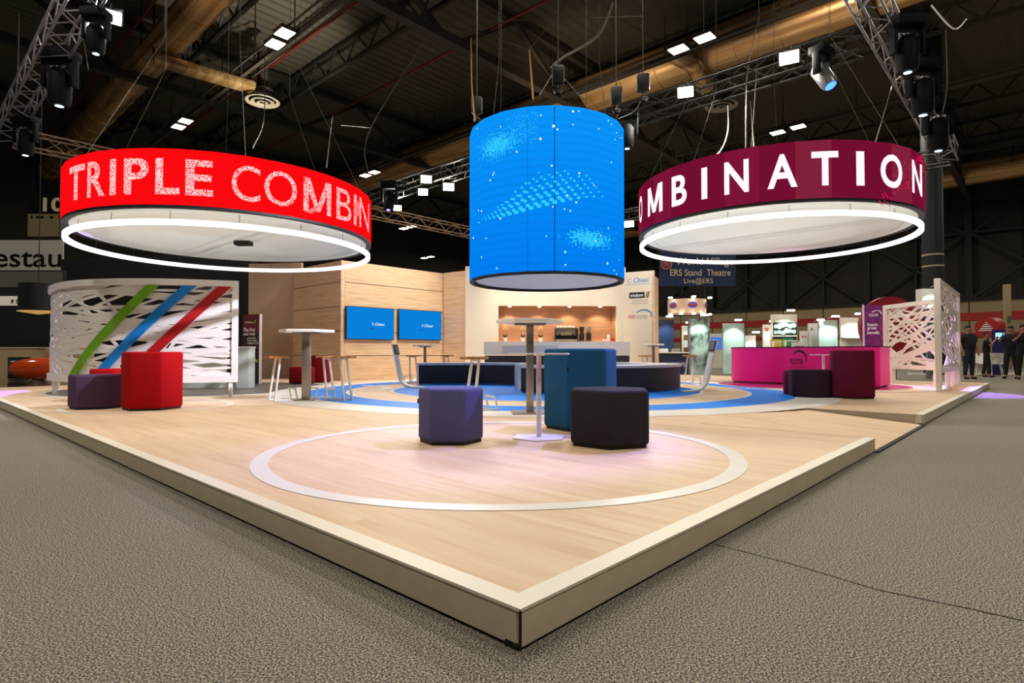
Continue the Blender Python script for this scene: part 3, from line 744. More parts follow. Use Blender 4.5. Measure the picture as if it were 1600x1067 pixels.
# ramp
s = MB(); v0 = [H(PA0-.02, RB0+.02, .004), H(PA0-.02, RB1-.02, .004), H(RAI, RB1-.02, PZ), H(RAI, RB0+.02, PZ), H(RAI, RB1-.02, .0), H(RAI, RB0+.02, .0)]
s.add([iv@v for v in v0], [(0, 1, 2, 3), (1, 4, 2), (0, 3, 5), (0, 5, 4, 1)]); rm = s.build('ramp', M_floor, plat); rm.rotation_euler = (0, 0, ANG)
s = MB(); hallbox(s, PA0-.03, PA0+.01, RB0, RB1, 0, .012); s.build('ramp_edge', M_black, plat)
# fascia boards, one each, with a top edging strip
def fascia(a0, a1, b0, b1):
    s = MB(); hallbox(s, a0, a1, b0, b1, .012, PZ-.004); s.build('fascia_board', M_edge, plat)
b = PB0
for b, b2 in ((PB0, RB0),): fascia(PA0, PA0+.02, b+.004, b2)
for b, b2 in ((RB1, RB1+2.6), (RB1+2.606, RB1+5.4), (RB1+5.406, PB1)): fascia(PA0, PA0+.02, b, b2)
xs = [PA0+.01, 5.55, 10.0, PA1]
for a, a2 in zip(xs, xs[1:]): fascia(a+.004, a2, PB0, PB0+.02)
fascia(PA0, PA1, PB1, PB1+.02)
for b_ in (RB0-.012, RB1): hallbox(MB(), PA0+.02, RAI, b_, b_+.012, .012, PZ).build('ramp_cheek', M_edge2, plat)
s = MB(); hallbox(s, PA0-.004, PA0+E, PB0-.004, RB0, PZ-.006, PZ+.003); hallbox(s, PA0-.004, PA0+E, RB1, PB1, PZ-.006, PZ+.003); hallbox(s, PA0+E, PA1, PB0-.004, PB0+E, PZ-.006, PZ+.003)
s.build('edge_strip', M_edge2, plat)
s = MB(); hallbox(s, PA0+.012, PA1, PB0+.012, PB0+.06, 0, .02); hallbox(s, PA0+.012, PA0+.06, PB0, RB0, 0, .02); hallbox(s, PA0+.012, PA0+.06, RB1, PB1, 0, .02); s.build('plinth_gap', M_black, plat)
s = MB(); p = H(PA0, PB0); s.bar((p.x, p.y-.002, .01), (p.x, p.y-.002, PZ-.002), .008); s.build('corner_gap', M_black, plat)
# vinyl floor graphics
z = PZ
def vinyl(name, c, r0, r1, lift, m, label=None, **k): return MB().annulus(c, r0, r1, z+lift, **k).build(name, m, plat, label=label)
vinyl('floor_ring', (-.085, 4.4), 1.615, 1.725, .0025, M_vwhite, 'white ring around front stools')
vinyl('floor_ring', (-4.93, 7.97), .95, 1.02, .0025, M_vwhite, 'white ring around red stools')
cc = (.66, 11.75)
vinyl('floor_disc', (-6.4, 12.0), 0, 2.5, .0015, M_vgrey, 'grey disc')
vinyl('floor_ring', (-6.4, 12.0), 2.5, 2.62, .0015, M_vwhite, 'white rim of grey disc')
vinyl('floor_ring', cc, 4.55, 5.2, .003, M_vwhite, 'wide white ring')
vinyl('floor_ring', cc, 3.85, 4.55, .004, M_blue, 'wide blue ring')
vinyl('floor_ring', cc, 3.78, 3.86, .005, M_vwhite, 'thin white ring')
vinyl('floor_ring', cc, 2.98, 3.06, .004, M_vwhite, 'thin white ring')
vinyl('floor_disc', cc, 0, 2.98, .005, M_blue, 'blue central disc')
vinyl('floor_ring', (-3.6, 11.9), .95, 1.15, .0055, M_vwhite, 'white arc beside grey disc', a0=-.9, a1=1.3)
vinyl('floor_disc', (6.78, 13.3), 0, 1.96, .006, M_vmag, 'magenta disc')
vinyl('floor_ring', (6.78, 13.3), 1.96, 2.04, .006, M_vwhite, 'thin white ring')
vinyl('floor_ring', (6.78, 13.3), 2.45, 2.56, .006, M_vwhite, 'white outer ring')

# ------------------------------------------------------------------ stand walls
def wall(name, label, p, q, z0, z1, th, m, cat='wall', back=None):
    """wall whose face runs p to q; thickness away from the viewer"""
    p = Vector(p).to_2d(); q = Vector(q).to_2d(); d = (q-p); L = d.length; rz = math.atan2(d.y, d.x)
    t = thing(name, label, cat, (p.x, p.y, z0), rz)
    o = MB().box((L/2, th/2, (z1-z0)/2), (L, th, z1-z0)).build('panel', m, t)
    return t, L
WT = 3.29
K0 = H(13.67, 8.16); K1 = H(13.67, 11.9)
t, L = wall('partition_wall', 'light oak clad wall carrying the two blue screens', H(13.67, 8.285), K1, PZ+.007, WT, .12, M_wall_wood)
M_groove = mat('groove_shadow', '5a4634', .8)
s = MB()
for z_ in (.65, 1.3, 1.95, 2.6): s.box((L/2, -.001, z_), (L, .004, .016))
s.build('panel_joints', M_groove, t)
WALLW = t
KL = H(16.9, 8.16)
t, L = wall('partition_wall', 'darker oak clad return wall left of the screens', KL, K0, PZ+.007, WT, .12, M_wall_wood)
s = MB()
for z_ in (.65, 1.3, 1.95, 2.6): s.box((L/2, -.001, z_), (L, .004, .016))
s.build('panel_joints', M_groove, t)
pL = at(388, 500, 17.3); pR = at(470, 500, 17.0)
t, L = wall('partition_wall', 'plain beige wall behind the trifold banner and red stools', pL, (pR.x, pR.y), 0, 3.5, .12, M_beige)
MB().box((L/2, -.012, .16), (L, .02, .16)).build('skirting', M_beige, t)
c0 = at(693, 500, 17.75); c1 = at(727, 500, 17.2)
t, L = wall('partition_wall', 'narrow oak facet between the screens and the cream wall', c0, c1, PZ+.007, WT, .1, M_wall_wood)
# cream wall with niche
q0 = at(727, 500, 17.15); q1 = at(978, 500, 17.35)
d = (q1-q0).to_2d(); L = d.length; rz = math.atan2(d.y, d.x)
t = thing('partition_wall', 'cream wall with a lit oak niche behind the coffee bar', 'wall', (q0.x, q0.y, PZ+.007), rz)
def px2x(px, D=17.25): return at(px, 500, D).x-q0.x
nx0, nx1 = px2x(779), px2x(964.5); nz0, nz1 = at(0, 534, 17.25).z-PZ, at(0, 478, 17.25).z-PZ; HW = 3.28
s = MB(); th = .14
s.box((nx0/2, th/2, HW/2), (nx0, th, HW)); s.box(((nx1+L)/2, th/2, HW/2), (L-nx1, th, HW))
s.box(((nx0+nx1)/2, th/2, nz0/2), (nx1-nx0, th, nz0)); s.box(((nx0+nx1)/2, th/2, (nz1+HW)/2), (nx1-nx0, th, HW-nz1)); s.build('wall_face', M_cream, t)
s = MB(); nd = .62; xm = (nx0+nx1)/2; W = nx1-nx0
s.box((xm, nd+.02, (nz0+nz1)/2), (W+.1, .04, nz1-nz0+.1)); s.box((nx0-.02, nd/2+th/2, (nz0+nz1)/2), (.04, nd-th, nz1-nz0)); s.box((nx1+.02, nd/2+th/2, (nz0+nz1)/2), (.04, nd-th, nz1-nz0))
s.box((xm, nd/2+th/2, nz0-.02), (W, nd-th, .04)); s.box((xm, nd/2+th/2, nz1+.02), (W, nd-th, .04)); s.build('niche_lining', wood('niche_oak', 'b28158', 'c2926a', 'd0a27a', (1.2, 1.2, 16)), t)
NT = t; Rz = Matrix.Rotation(rz, 3, 'Z')
def nloc(x, y, z): return Vector((q0.x, q0.y, PZ))+Rz@Vector((x, y, z))
for i, px in enumerate((797, 844, 892, 941)):
    x = px2x(px); d_ = MB().tube([(x, .25, nz1-.02), (x, .25, nz1+.0)], .045, 16).build('downlight', emis('niche_lamp', 'fff0d8', 12), t)
    spot('niche_light', nloc(x, .25, nz1-.04), nloc(x, .45, 0), 26, (1, .82, .6), 120, .5, .04)
# signage panel
s0 = at(974, 500, 17.3); s1 = at(1022, 500, 16.8); d = (s1-s0).to_2d(); L = d.length; rz = math.atan2(d.y, d.x)
t, L = wall('sign_panel', 'tall cream panel with three logos at right end of the stand wall', s0, s1, PZ+.007, 3.24, .08, M_cream, 'sign')
s = MB()
text_mb(s, 'Chiesi', L*.34, L*.84, 2.79, 2.93, -.004, .01, shear=.25); s.lathe([(.05, -.003), (.065, -.003)], 20, .5, 5.6, c=(0, 0, 0))
s.v = s.v
k = len(s.v)-42
for i in range(k, len(s.v)):
    v = s.v[i]; s.v[i] = Vector((L*.22+v.x, -.004, 2.86+v.y))
s.box((L*.5, -.003, 2.74), (L*.7, .002, .012))
s.build('blue_logo', mat('logo_blue', '2b8fd0', .5), t)
MB().box((L*.45, -.005, 2.42), (L*.5, .006, .17)).build('logo_plate', M_black, t)
s = MB(); text_mb(s, 'trimbow', L*.24, L*.66, 2.37, 2.47, -.010, .02); s.build('lettering', M_white, t)
s = MB(); s.add([(L*.72, -.008, 2.33), (L*.76, -.008, 2.33), (L*.82, -.008, 2.51), (L*.78, -.008, 2.51)], [(0, 1, 2, 3)]); s.build('green_slash', mat('logo_green', '4ca830', .5), t)
s = MB(); s.add([(L*.77, -.008, 2.33), (L*.81, -.008, 2.33), (L*.87, -.008, 2.51), (L*.83, -.008, 2.51)], [(0, 1, 2, 3)]); s.build('red_slash', mat('logo_red', 'c01822', .5), t)
s = MB()
for z_ in (2.27, 2.22, 2.17): s.box((L*.55, -.003, z_), (L*.55, .002, .014))
text_mb(s, 'FOSTER', L*.42, L*.8, 1.71, 1.82, -.006); s.build('grey_lettering', mat('logo_grey', 'a8a09a', .5), t)
s = MB().box((L*.28, -.004, 1.79), (L*.22, .003, .1)); s.build('pink_mark', mat('logo_pink', 'e0a0a8', .5), t)
s = MB(); ar = []
for i in range(17):
    a = 2.6-i*.19; ar.append((a, .02+.02*math.sin(i/16*PI)))
vs = [];
for a, w_ in ar: vs += [(L*.66+L*.24*math.cos(a), -.005, 1.83+.13*math.sin(a)), (L*.66+(L*.24+w_)*math.cos(a), -.005, 1.83+(.13+w_)*math.sin(a))]
s.add(vs, [(2*i, 2*i+1, 2*i+3, 2*i+2) for i in range(16)]); s.build('logo_arc', mat('logo_arc_blue', '2a78c0', .5), t)
wall('partition_wall', 'thin oak edge wall beside the three logo panel', s1, at(1029, 500, 17.6), PZ+.007, 3.1, .06, M_wall_wood)

# ------------------------------------------------------------------ two wall screens
def tv(px0, px1, label):
    # on the plane a=13.67
    def on(px): r = ray(px, 505); k = 13.63/(r.x*LX+r.y*LY); return Vector((r.x*k, r.y*k, 0)), k*r.y
    A, DA = on(px0); B, DB = on(px1); w_ = (B-A).length; z0 = at(0, 530 if px0 < 600 else 530.5, DA).z; z1 = at(0, 477.5 if px0 < 600 else 482.5, DA).z
    t = thing('wall_screen', label, 'television', (A.x, A.y, z0), ANG); hh = z1-z0
    MB().box((w_/2, -.03, hh/2), (w_, .06, hh)).build('bezel', M_black, t, bevel=.006)
    MB().box((w_/2, -.062, hh/2), (w_-.04, .006, hh-.04)).build('display', emis('tv_blue', '0a84e0', .95), t)
    s = MB(); text_mb(s, 'Chiesi', w_*.58, w_*.78, hh*.44, hh*.53, -.068, .01, shear=.2)
    n0 = len(s.v); s.lathe([(.022, 0), (.034, 0)], 14, .6, 5.7)
    for i in range(n0, len(s.v)): v = s.v[i]; s.v[i] = Vector((w_*.54+v.x, -.068, hh*.485+v.y))
    s.build('logo', emis('tv_white', 'e8f4ff', 1), t); MB().box((w_*.51, -.067, hh*.34), (w_*.1, .002, .014)).build('status_text', M_dark, t)
tv(539, 614, 'left blue wall screen on the oak wall, the larger looking one')
tv(621, 688, 'right blue wall screen on the oak wall')

# ------------------------------------------------------------------ bar, niche contents
bp = at(756, 560, 15.6); bq = at(985, 560, 15.6); W = bq.x-bp.x
t = thing('bar_counter', 'white topped coffee bar with charcoal base in front of the niche', 'counter', (bp.x, 15.6, PZ))
zc = at(0, 534, 15.6).z-PZ
def arcpoly(W, dep, bulge, n=24, inset=0):
    f = [(inset+(W-2*inset)*i/n, inset-bulge*math.sin(PI*i/n)) for i in range(n+1)]
    return f+[(W-inset, dep), (inset, dep)]
MB().prism(arcpoly(W, .65, .25), zc-.35, zc).build('upper_body', M_whitew, t)
MB().prism(arcpoly(W, .65, .25, inset=.02), 0, zc-.37).build('lower_body', M_char, t)
MB().prism(arcpoly(W*.42, .1, .03), zc-.3, zc-.1).build('front_panel', mat('pale_panel', 'cfcfc6', .5), t, loc=(W*.13, -.24, 0))
# orchids
def orchid(px, label):
    x = px2x(px); p = nloc(x, .3, nz0); t = thing('potted_orchid', label, 'potted plant', p, 0, 'orchids in the niche')
    MB().lathe([(0, 0), (.055, 0), (.07, .13), (.06, .13), (.055, .11), (0, .11)], 16).build('pot', M_white, t, smooth=True)
    s = MB(); random.seed(px)
    for k in range(6):
        a = k*1.05; L_ = .17; vs = []
        for i in range(5):
            u = i/4; r_ = L_*u; w_ = .03*math.sin(PI*(.12+.88*u)); z_ = .12+.09*math.sin(u*2.2)
            c_, s_ = math.cos(a), math.sin(a); vs += [(r_*c_-w_*s_, r_*s_+w_*c_, z_), (r_*c_+w_*s_, r_*s_-w_*c_, z_)]
        s.add(vs, [(2*i, 2*i+1, 2*i+3, 2*i+2) for i in range(4)])
    s.build('leaves', mat('leaf_green', '23331a', .5), t)
    s = MB(); tops = []
    for sg in (-1, 1):
        pts = [(0, 0, .1), (sg*.04, 0, .25), (sg*.05, 0, .4), (sg*.0, 0, .5), (-sg*.03, 0, .52)]; s.tube(pts, .005, 6); tops += pts[2:]
    s.build('stems', mat('stem_green', '4a5a2a', .6), t)
    s = MB()
    for (x_, y_, z_) in tops+[(.02, 0, .46), (-.02, 0, .44)]:
        for k in range(5):
            a = k*2*PI/5; s.add([(x_, y_-.01, z_), (x_+.03*math.cos(a-.4), y_-.018, z_+.03*math.sin(a-.4)), (x_+.042*math.cos(a), y_-.01, z_+.042*math.sin(a)), (x_+.03*math.cos(a+.4), y_-.018, z_+.03*math.sin(a+.4))], [(0, 1, 2, 3)])
    s.build('flowers', mat('orchid_petal', 'e8c890', .6), t)
orchid(790, 'leftmost white potted orchid in the niche'); orchid(818, 'middle potted orchid in the niche, left of the table pole'); orchid(846, 'potted orchid in the niche nearest the coffee machine')
# espresso machine
p = nloc(px2x(887), .3, nz0); t = thing('espresso_machine', 'chrome and black espresso machine in the lit niche', 'coffee machine', p)
W = .72
s = MB().box((0, 0, .05), (W, .36, .06)).box((0, .06, .3), (W, .26, .2)).box((0, .0, .42), (W*.96, .4, .03)); s.build('body', mat('chrome', 'b8a888', .3, .6), t, bevel=.01)
MB().box((0, .12, .14), (W*.94, .2, .16)).build('back_plate', M_black, t)
s = MB()
for x in (-.2, .2): s.tube([(x, -.06, .24), (x, -.06, .17)], .035, 14); s.bar((x, -.08, .18), (x, -.26, .17), .022)
s.tube([(-.31, -.08, .26), (-.31, -.12, .1)], .008); s.tube([(.31, -.08, .26), (.31, -.12, .1)], .008); s.build('group_heads', M_black, t)
for x in (-.33, .33): s = MB().box((x, 0, .2), (.03, .38, .36)); s.build('side_panel', M_black, t)
s = MB()
for k in range(7): s.tube([(-.25+k*.08, .05, .435), (-.25+k*.08, .05, .50)], .03, 10)
s.build('cups', M_white, t)
for px, lb in ((912, 'brown topped coffee grinder beside the espresso machine'), (923, 'black coffee grinder with clear hopper right of the brown topped one')):
    p = nloc(px2x(px), .3, nz0); t = thing('coffee_grinder', lb, 'coffee grinder', p, 0, 'coffee grinders')
    MB().box((0, 0, .14), (.13, .2, .28)).build('body', M_black, t, bevel=.01); MB().box((0, -.12, .03), (.13, .08, .03)).build('tray', M_steel, t)
    MB().lathe([(0, .28), (.04, .28), (.08, .40), (.08, .46), (0, .46)], 16).build('hopper', mat('hopper_brown' if px < 920 else 'hopper_clear', '4a2a1a' if px < 920 else '9a9288', .3), t, smooth=True)
for x, lb, col in ((px2x(951), 'white cup stacked behind on the niche shelf', 'f0ebe0'), (px2x(955), 'white jug on the niche shelf', 'f4f0e8'), (px2x(947), 'white cup at left of tray in the niche', 'f0ebe0'), (px2x(961), 'red box at right end of the niche', 'b02018')):
    s = MB()
    if 'box' in lb: s.box((0, 0, .05), (.08, .08, .1)); nm = 'box'
    else: s.lathe([(0, 0), (.035, 0), (.045, .07 if 'cup' in lb else .2), (.035, .07 if 'cup' in lb else .2), (.03, .01), (0, .01)], 14); nm = 'cup' if 'cup' in lb else 'jug'
    o = s.build(nm, mat('shelf_'+col, col, .4), smooth=(nm != 'box')); o.location = nloc(x, .25+.06*(nm == 'jug'), nz0+.021); tag(o, lb, nm)
s = MB().box((0, 0, .01), (.4, .25, .02)); o = s.build('tray', M_stoolwood); o.location = nloc(px2x(954), .27, nz0); tag(o, 'wooden tray under the cups in the niche', 'tray')

# ------------------------------------------------------------------ arena benches
bt = .50
t = thing('curved_bench', 'rounded charcoal bench with pale top behind the black stool', 'bench', (1.28, 12.55, PZ))
R = 2.25; a0, a1 = -PI/2-.52, -PI/2+2.6
s = MB().lathe([(R-.6, .03), (R, .03), (R, bt-.045), (R-.6, bt-.045)], 48, a0, a1, close=True); s.build('body', M_char, t)
s = MB().lathe([(R-.63, bt-.045), (R+.03, bt-.045), (R+.03, bt), (R-.63, bt)], 48, a0, a1, close=True); s.build('top', mat('bench_top', 'd8d2d8', .4), t)
s = MB().lathe([(R-.58, 0), (R-.03, 0), (R-.03, .03), (R-.58, .03)], 48, a0, a1, close=True); s.build('toe_strip', mat('toe_blue', '4a8ad8', .4), t)
A = at(654, 560, 13.3); B = at(821, 560, 12.9)
t = thing('curved_bench', 'long dark bench with white end panels behind the purple stool', 'bench', (A.x, A.y, PZ), math.atan2(B.y-A.y, B.x-A.x)); L = (B-A).length
def bow(L, y0, y1, bulge, n=24):
    return [(L*i/n, y0+bulge*math.sin(PI*i/n)) for i in range(n+1)]+[(L*i/n, y1+bulge*math.sin(PI*i/n)) for i in range(n, -1, -1)]
MB().prism(bow(L, 0, .55, .3), .03, bt-.05).build('body', M_dark, t)
MB().prism(bow(L, -.02, .58, .3), bt-.05, bt).build('top', mat('bench_top_blue', 'b8d0e0', .4), t)
MB().prism(bow(L, .02, .5, .3), 0, .03).build('toe_strip', _m['toe_blue'], t)
MB().box((-.02, .28, bt/2), (.05, .6, bt)).build('end_panel', M_white, t)
MB().box((L+.03, -.5, bt/2), (.05, 2.1, bt)).build('end_panel', M_white, t)

# ------------------------------------------------------------------ poufs
def pouf(px, D, s_, h, rz, col, label, sx=1, sy=1, zip_=None, cols=None):
    p = at(px, 600, D); t = thing('hexagonal_stool', label, 'stool', (p.x, D, PZ), rz, None)
    poly = [(s_*sx*math.cos(k*PI/3), s_*sy*math.sin(k*PI/3)) for k in range(6)]
    mb = MB().prism(poly, .022, h); mb.build('cushion', col, t, bevel=.028, seg=3)
    MB().prism([(x*.93, y*.93) for x, y in poly], 0, .035).build('base', M_black, t)
    if zip_ is not None:
        a = poly[zip_]; MB().box((a[0]*.985, a[1]*.985, h*.75), (.015, .02, .035)).build('zip_tab', M_black, t)
    return t
F_purple = fabric('purple_grey_cloth', '605f8e', '565482'); F_char = fabric('charcoal_cloth', '37343a', '2c292f'); F_teal = fabric('teal_cloth', '24618a', '1d5478')
F_red = fabric('red_cloth', 'b80c14', 'a00a10'); F_plum = fabric('plum_cloth', '5c4460', '523a56'); F_wine = fabric('wine_cloth', '6e1c38', '601630'); F_plumd = fabric('dark_plum_cloth', '3c2638', '33202f')
F_dred = fabric('dark_red_cloth', '8e1018', '7c0c14')
pouf(704.5, 4.78, .27, .44, .0, F_purple, 'purple grey hexagonal stool on the white floor ring, left of low table', zip_=3)
pouf(952, 4.66, .345, .44, .36, F_char, 'charcoal hexagonal stool at front right of the low table')
pouf(907, 5.66, .36, .765, .07, F_teal, 'tall teal hexagonal stool behind the charcoal one', zip_=4)
pouf(152, 7.72, .33, .44, .35, F_plum, 'low plum hexagonal stool left of the tall red one')
pouf(238, 7.60, .36, .74, .30, F_red, 'tall red hexagonal stool before the white lattice screen', zip_=3)
pouf(1266, 9.72, .36, .45, .25, F_plumd, 'low dark plum hexagonal stool before the magenta counter')
pouf(1331, 9.45, .345, .77, .15, F_wine, 'tall wine red hexagonal stool before the magenta counter', zip_=3)
pouf(472, 13.9, .3, .40, .25, F_dred, 'low dark red stool in front of the darker oak wall')
pouf(500, 14.5, .26, .66, .25, F_dred, 'taller dark red stool close to the darker oak wall')
pouf(1236, 10.2, .14, .42, .25, F_wine, 'small wine stool peeking out left of the dark plum one')
# another red stool's top seen behind the plum one
pouf(172, 8.72, .28, .49, .2, F_red, 'red stool half hidden behind the plum one under the lattice screen')

# ------------------------------------------------------------------ tables
def high_table(px, D, top_r, h, pw, label, rz=0, base=True, post=M_steel):
    p = at(px, 560, D); t = thing('high_table', label, 'table', (p.x, D, PZ), rz, None)
    poly = [(top_r*math.cos(k*PI/3), top_r*math.sin(k*PI/3)) for k in range(6)]
    MB().prism(poly, h-.04, h).build('table_top', M_whitew, t, bevel=.006)
    MB().box((0, 0, (h-.05)/2), (pw, pw, h-.06)).build('pole', post, t, bevel=.008)
    MB().box((0, 0, h-.052), (top_r*.9, top_r*.5, .022)).build('mounting_plate', mat('plate_grey', '7c776e', .4, .5), t)
    if base: MB().box((0, 0, .008), (.44 if D < 8 else .3, .44 if D < 8 else .3, .014)).build('base_plate', M_steel, t)
    return t
high_table(828, 7.05, .41, 1.125, .085, 'white topped high table with thick steel post, centre of the stand', .05)
high_table(479, 8.95, .42, 1.08, .12, 'white topped high table with steel post between wooden stools, left', .1)
high_table(664, 14.3, .3, .93, .07, 'far white high table below the right wall screen', .2)
high_table(1021, 14.3, .29, .95, .06, 'far white high table beside the logo panel', .2)
def low_table(px, py, D, r, h, label, rz=0, pr=.022):
    p = at(px, py, D); t = thing('side_table', label, 'table', (p.x, D, PZ), rz)
    poly = [(r*math.cos(k*PI/3), r*math.sin(k*PI/3)) for k in range(6)]
    pw_ = mat('pinkish_white_metal', 'ece4e2', .4)
    MB().prism(poly, h-.014, h).build('table_top', pw_, t, bevel=.003); MB().prism([(x*.83, y*.83) for x, y in poly], 0, .012).build('base_plate', pw_, t, bevel=.003)
    MB().tube([(0, 0, .01), (0, 0, h-.012)], pr, 20).build('pole', pw_, t, smooth=True)
low_table(842, 684, 4.98, .29, .722, 'slim white low table between the front hexagonal stools', .35)
low_table(1287, 600, 10.6, .26, .70, 'slim white low table top beside the tall wine red stool', .1)

# ------------------------------------------------------------------ wooden top bar stools
def bar_stool(label):
    t = thing('bar_stool', label, 'bar stool', (0, 0, 0), 0)
    poly = [(.18*math.cos(k*PI/3), .18*math.sin(k*PI/3)) for k in range(6)]
    MB().prism(poly, .645, .68).build('seat', M_stoolwood, t, bevel=.006)
    for sg in (-1, 1):
        s = MB(); s.bar((sg*.075, .02, .645), (sg*.10, -.07, .012), .024, .03); s.build('leg', M_whitew, t)
        s = MB(); s.bar((sg*.10, -.08, .012), (sg*.10, .30, .012), .024); s.build('sled_runner', M_whitew, t)
    s = MB(); s.bar((-.10, .29, .012), (-.10, .25, .17), .02); s.bar((.10, .29, .012), (.10, .25, .17), .02); s.bar((-.11, .25, .17), (.11, .25, .17), .022); s.build('footrest', M_whitew, t)
    s = MB(); s.bar((-.09, .02, .633), (.09, .02, .633), .024); s.build('seat_rail', M_whitew, t)
    return t
st0 = bar_stool('wooden topped white framed stool at left of the left high table')
st0.location = (at(432, 600, 8.95).x, 8.95, PZ); st0.rotation_euler = (0, 0, -.75)
for px, D, rz, lb in ((511, 9.5, 2.5, 'wooden topped stool behind the post of the left high table'), (538, 8.9, 1.2, 'wooden topped white framed stool at right of the left high table'),
                      (741, 7.3, -.9, 'wooden topped stool behind the purple grey hexagonal stool'), (645, 13.9, 0.6, 'wooden topped stool beside the left tablet kiosk'),
                      (698, 14.6, 1.0, 'far wooden topped stool right of the far high table'), (1008, 14.0, .5, 'far wooden topped stool before the logo panel'),
                      (1078, 13.6, -.9, 'wooden topped stool right of the rounded bench')):
    dup(st0, (at(px, 600, D).x, D, PZ), rz, lb)
# ------------------------------------------------------------------ tablet kiosks
def kiosk(base, top, D, sgn, label):
    p = gp(*base); t = thing('tablet_kiosk', label, 'kiosk', p)
    D = p.y; q = at(top[0], top[1], D); dx = q.x-p.x; h = q.z-PZ
    foot = p.x; w_ = .2
    side = 1 if dx < 0 else -1
    # profile in the x-z plane: foot forward, bend, leaning post
    pts = [(side*.55, .015), (side*.28, .02), (side*.12, .06), (0, .16), (dx*.25, h*.35), (dx*.6, h*.68), (dx, h)]
    vs = []; W = .13; th = .05
    for i, (x, z_) in enumerate(pts):
        a = Vector(pts[max(i-1, 0)]); b = Vector(pts[min(i+1, len(pts)-1)]); d_ = (b-a).normalized(); n_ = Vector((-d_.y, d_.x))*th/2
        for yy in (-W/2, W/2):
            vs += [(x+n_.x, yy, max(z_+n_.y, .003)), (x-n_.x, yy, max(z_-n_.y, .003))]
    fs = []
    for i in range(len(pts)-1):
        k = 4*i; fs += [(k, k+1, k+5, k+4), (k+2, k+6, k+7, k+3), (k, k+4, k+6, k+2), (k+1, k+3, k+7, k+5)]
    fs += [(0, 2, 3, 1), (4*len(pts)-4, 4*len(pts)-3, 4*len(pts)-1, 4*len(pts)-2)]
    MB().add(vs, fs).build('stand', M_white, t, bevel=.012)
    u = Vector((dx*.4, 0, h*.32)).normalized(); n_ = Vector((u.z, 0, -u.x))*side
    c_ = Vector((dx*.86, 0, h*.87))+n_*.045
    Mx = Matrix((n_, Vector((0, 1, 0)), u)).transposed()
    MB().box(c_, (.015, .15, .21), M=Mx).build('tablet_frame', M_black, t); MB().box(c_+n_*.01, (.004, .12, .16), M=Mx).build('tablet_screen', mat('tablet_grey', '6a7074', .3), t)
    return t
k1 = kiosk((627, 606), (612, 538), 10, 1, 'white leaning tablet kiosk left of the long dark bench'); k1.rotation_euler = (0, 0, -.45)
k2 = kiosk((1102, 612), (1123, 531), 10, -1, 'white leaning tablet kiosk right of the rounded bench'); k2.rotation_euler = (0, 0, .45)

# ------------------------------------------------------------------ magenta counter
P = [at(1150, 560, 15.2), at(1143, 560, 14.6), at(1155, 560, 14.1), at(1190, 560, 13.7), at(1225, 560, 13.4), at(1262, 560, 12.95), at(1300, 560, 12.5), at(1338, 560, 12.1), at(1372, 560, 11.75), at(1377, 560, 11.95)]
def crom(P, n=6):
    out = []
    for i in range(len(P)-1):
        a = P[max(i-1, 0)]; b = P[i]; c_ = P[i+1]; d_ = P[min(i+2, len(P)-1)]
        for k in range(n):
            t_ = k/n; out.append(.5*((2*b)+(c_-a)*t_+(2*a-5*b+4*c_-d_)*t_*t_+(3*b-a-3*c_+d_)*t_**3))
    return out+[P[-1]]
o_ = P[4].copy(); o_.z = PZ
front = [(v-o_).to_2d() for v in crom([Vector((p.x, p.y, 0)) for p in P])]
back = [Vector((at(1377, 560, 12.6).x-o_.x+.25, 12.7-o_.y)), Vector((at(1200, 560, 15.2).x-o_.x+.4, 15.4-o_.y))]
poly = [tuple(v) for v in front]+[tuple(v) for v in back]
t = thing('reception_counter', 'curved magenta counter with thin black top and a dark arc logo', 'counter', o_)
MB().prism(poly, .05, .845).build('body', M_magenta, t); 
cen = Vector((sum(p[0] for p in poly)/len(poly), sum(p[1] for p in poly)/len(poly)))
MB().prism([tuple(cen+(Vector(p)-cen)*1.012) for p in poly], .845, .87).build('top', M_black, t)
MB().prism([tuple(cen+(Vector(p)-cen)*.97) for p in poly], 0, .05).build('plinth', mat('dark_magenta', '5a0a34', .5), t)
s = MB()
seg = [v for v in front]
def on_front(px, z, off=.006):
    best = None
    for a, b in zip(seg, seg[1:]):
        A = a+o_.to_2d(); B = b+o_.to_2d(); r = ray(px, 560); r2 = Vector((r.x, r.y))
        d_ = B-A; den = r2.x*d_.y-r2.y*d_.x
        if abs(den) < 1e-9: continue
        u = (r2.x*-A.y+r2.y*A.x)/den
        if -1e-6 <= u <= 1+1e-6:
            h_ = A+d_*u; n_ = Vector((d_.y, -d_.x)).normalized()
            if n_.y > 0: n_ = -n_
            q = h_+n_*off; best = (q.x-o_.x, q.y-o_.y, z) if best is None or q.y < best[1]+o_.y else best
    return best
def cf(x, z): return on_front(x, z)
cf.step = 3.0
text_mb(s, 'FOSTER', 1235, 1255, .47, .60, 0, .01, fn=cf)
text_mb(s, 'bronchodilation', 1235, 1259, .40, .43, 0, fn=cf)
vs = []
for i in range(13):
    a = 2.4-i*.22; w_ = .8+2.0*math.sin(i/12*PI)
    for k in (0, 1): vs.append(on_front(1248+(11.5+w_*k*.8)*math.cos(a), .58+(.17+.02*w_*k)*math.sin(a), .008))
s.add(vs, [(2*i, 2*i+1, 2*i+3, 2*i+2) for i in range(12)])
s.build('logo', mat('logo_dark', '2a1430', .5), t)
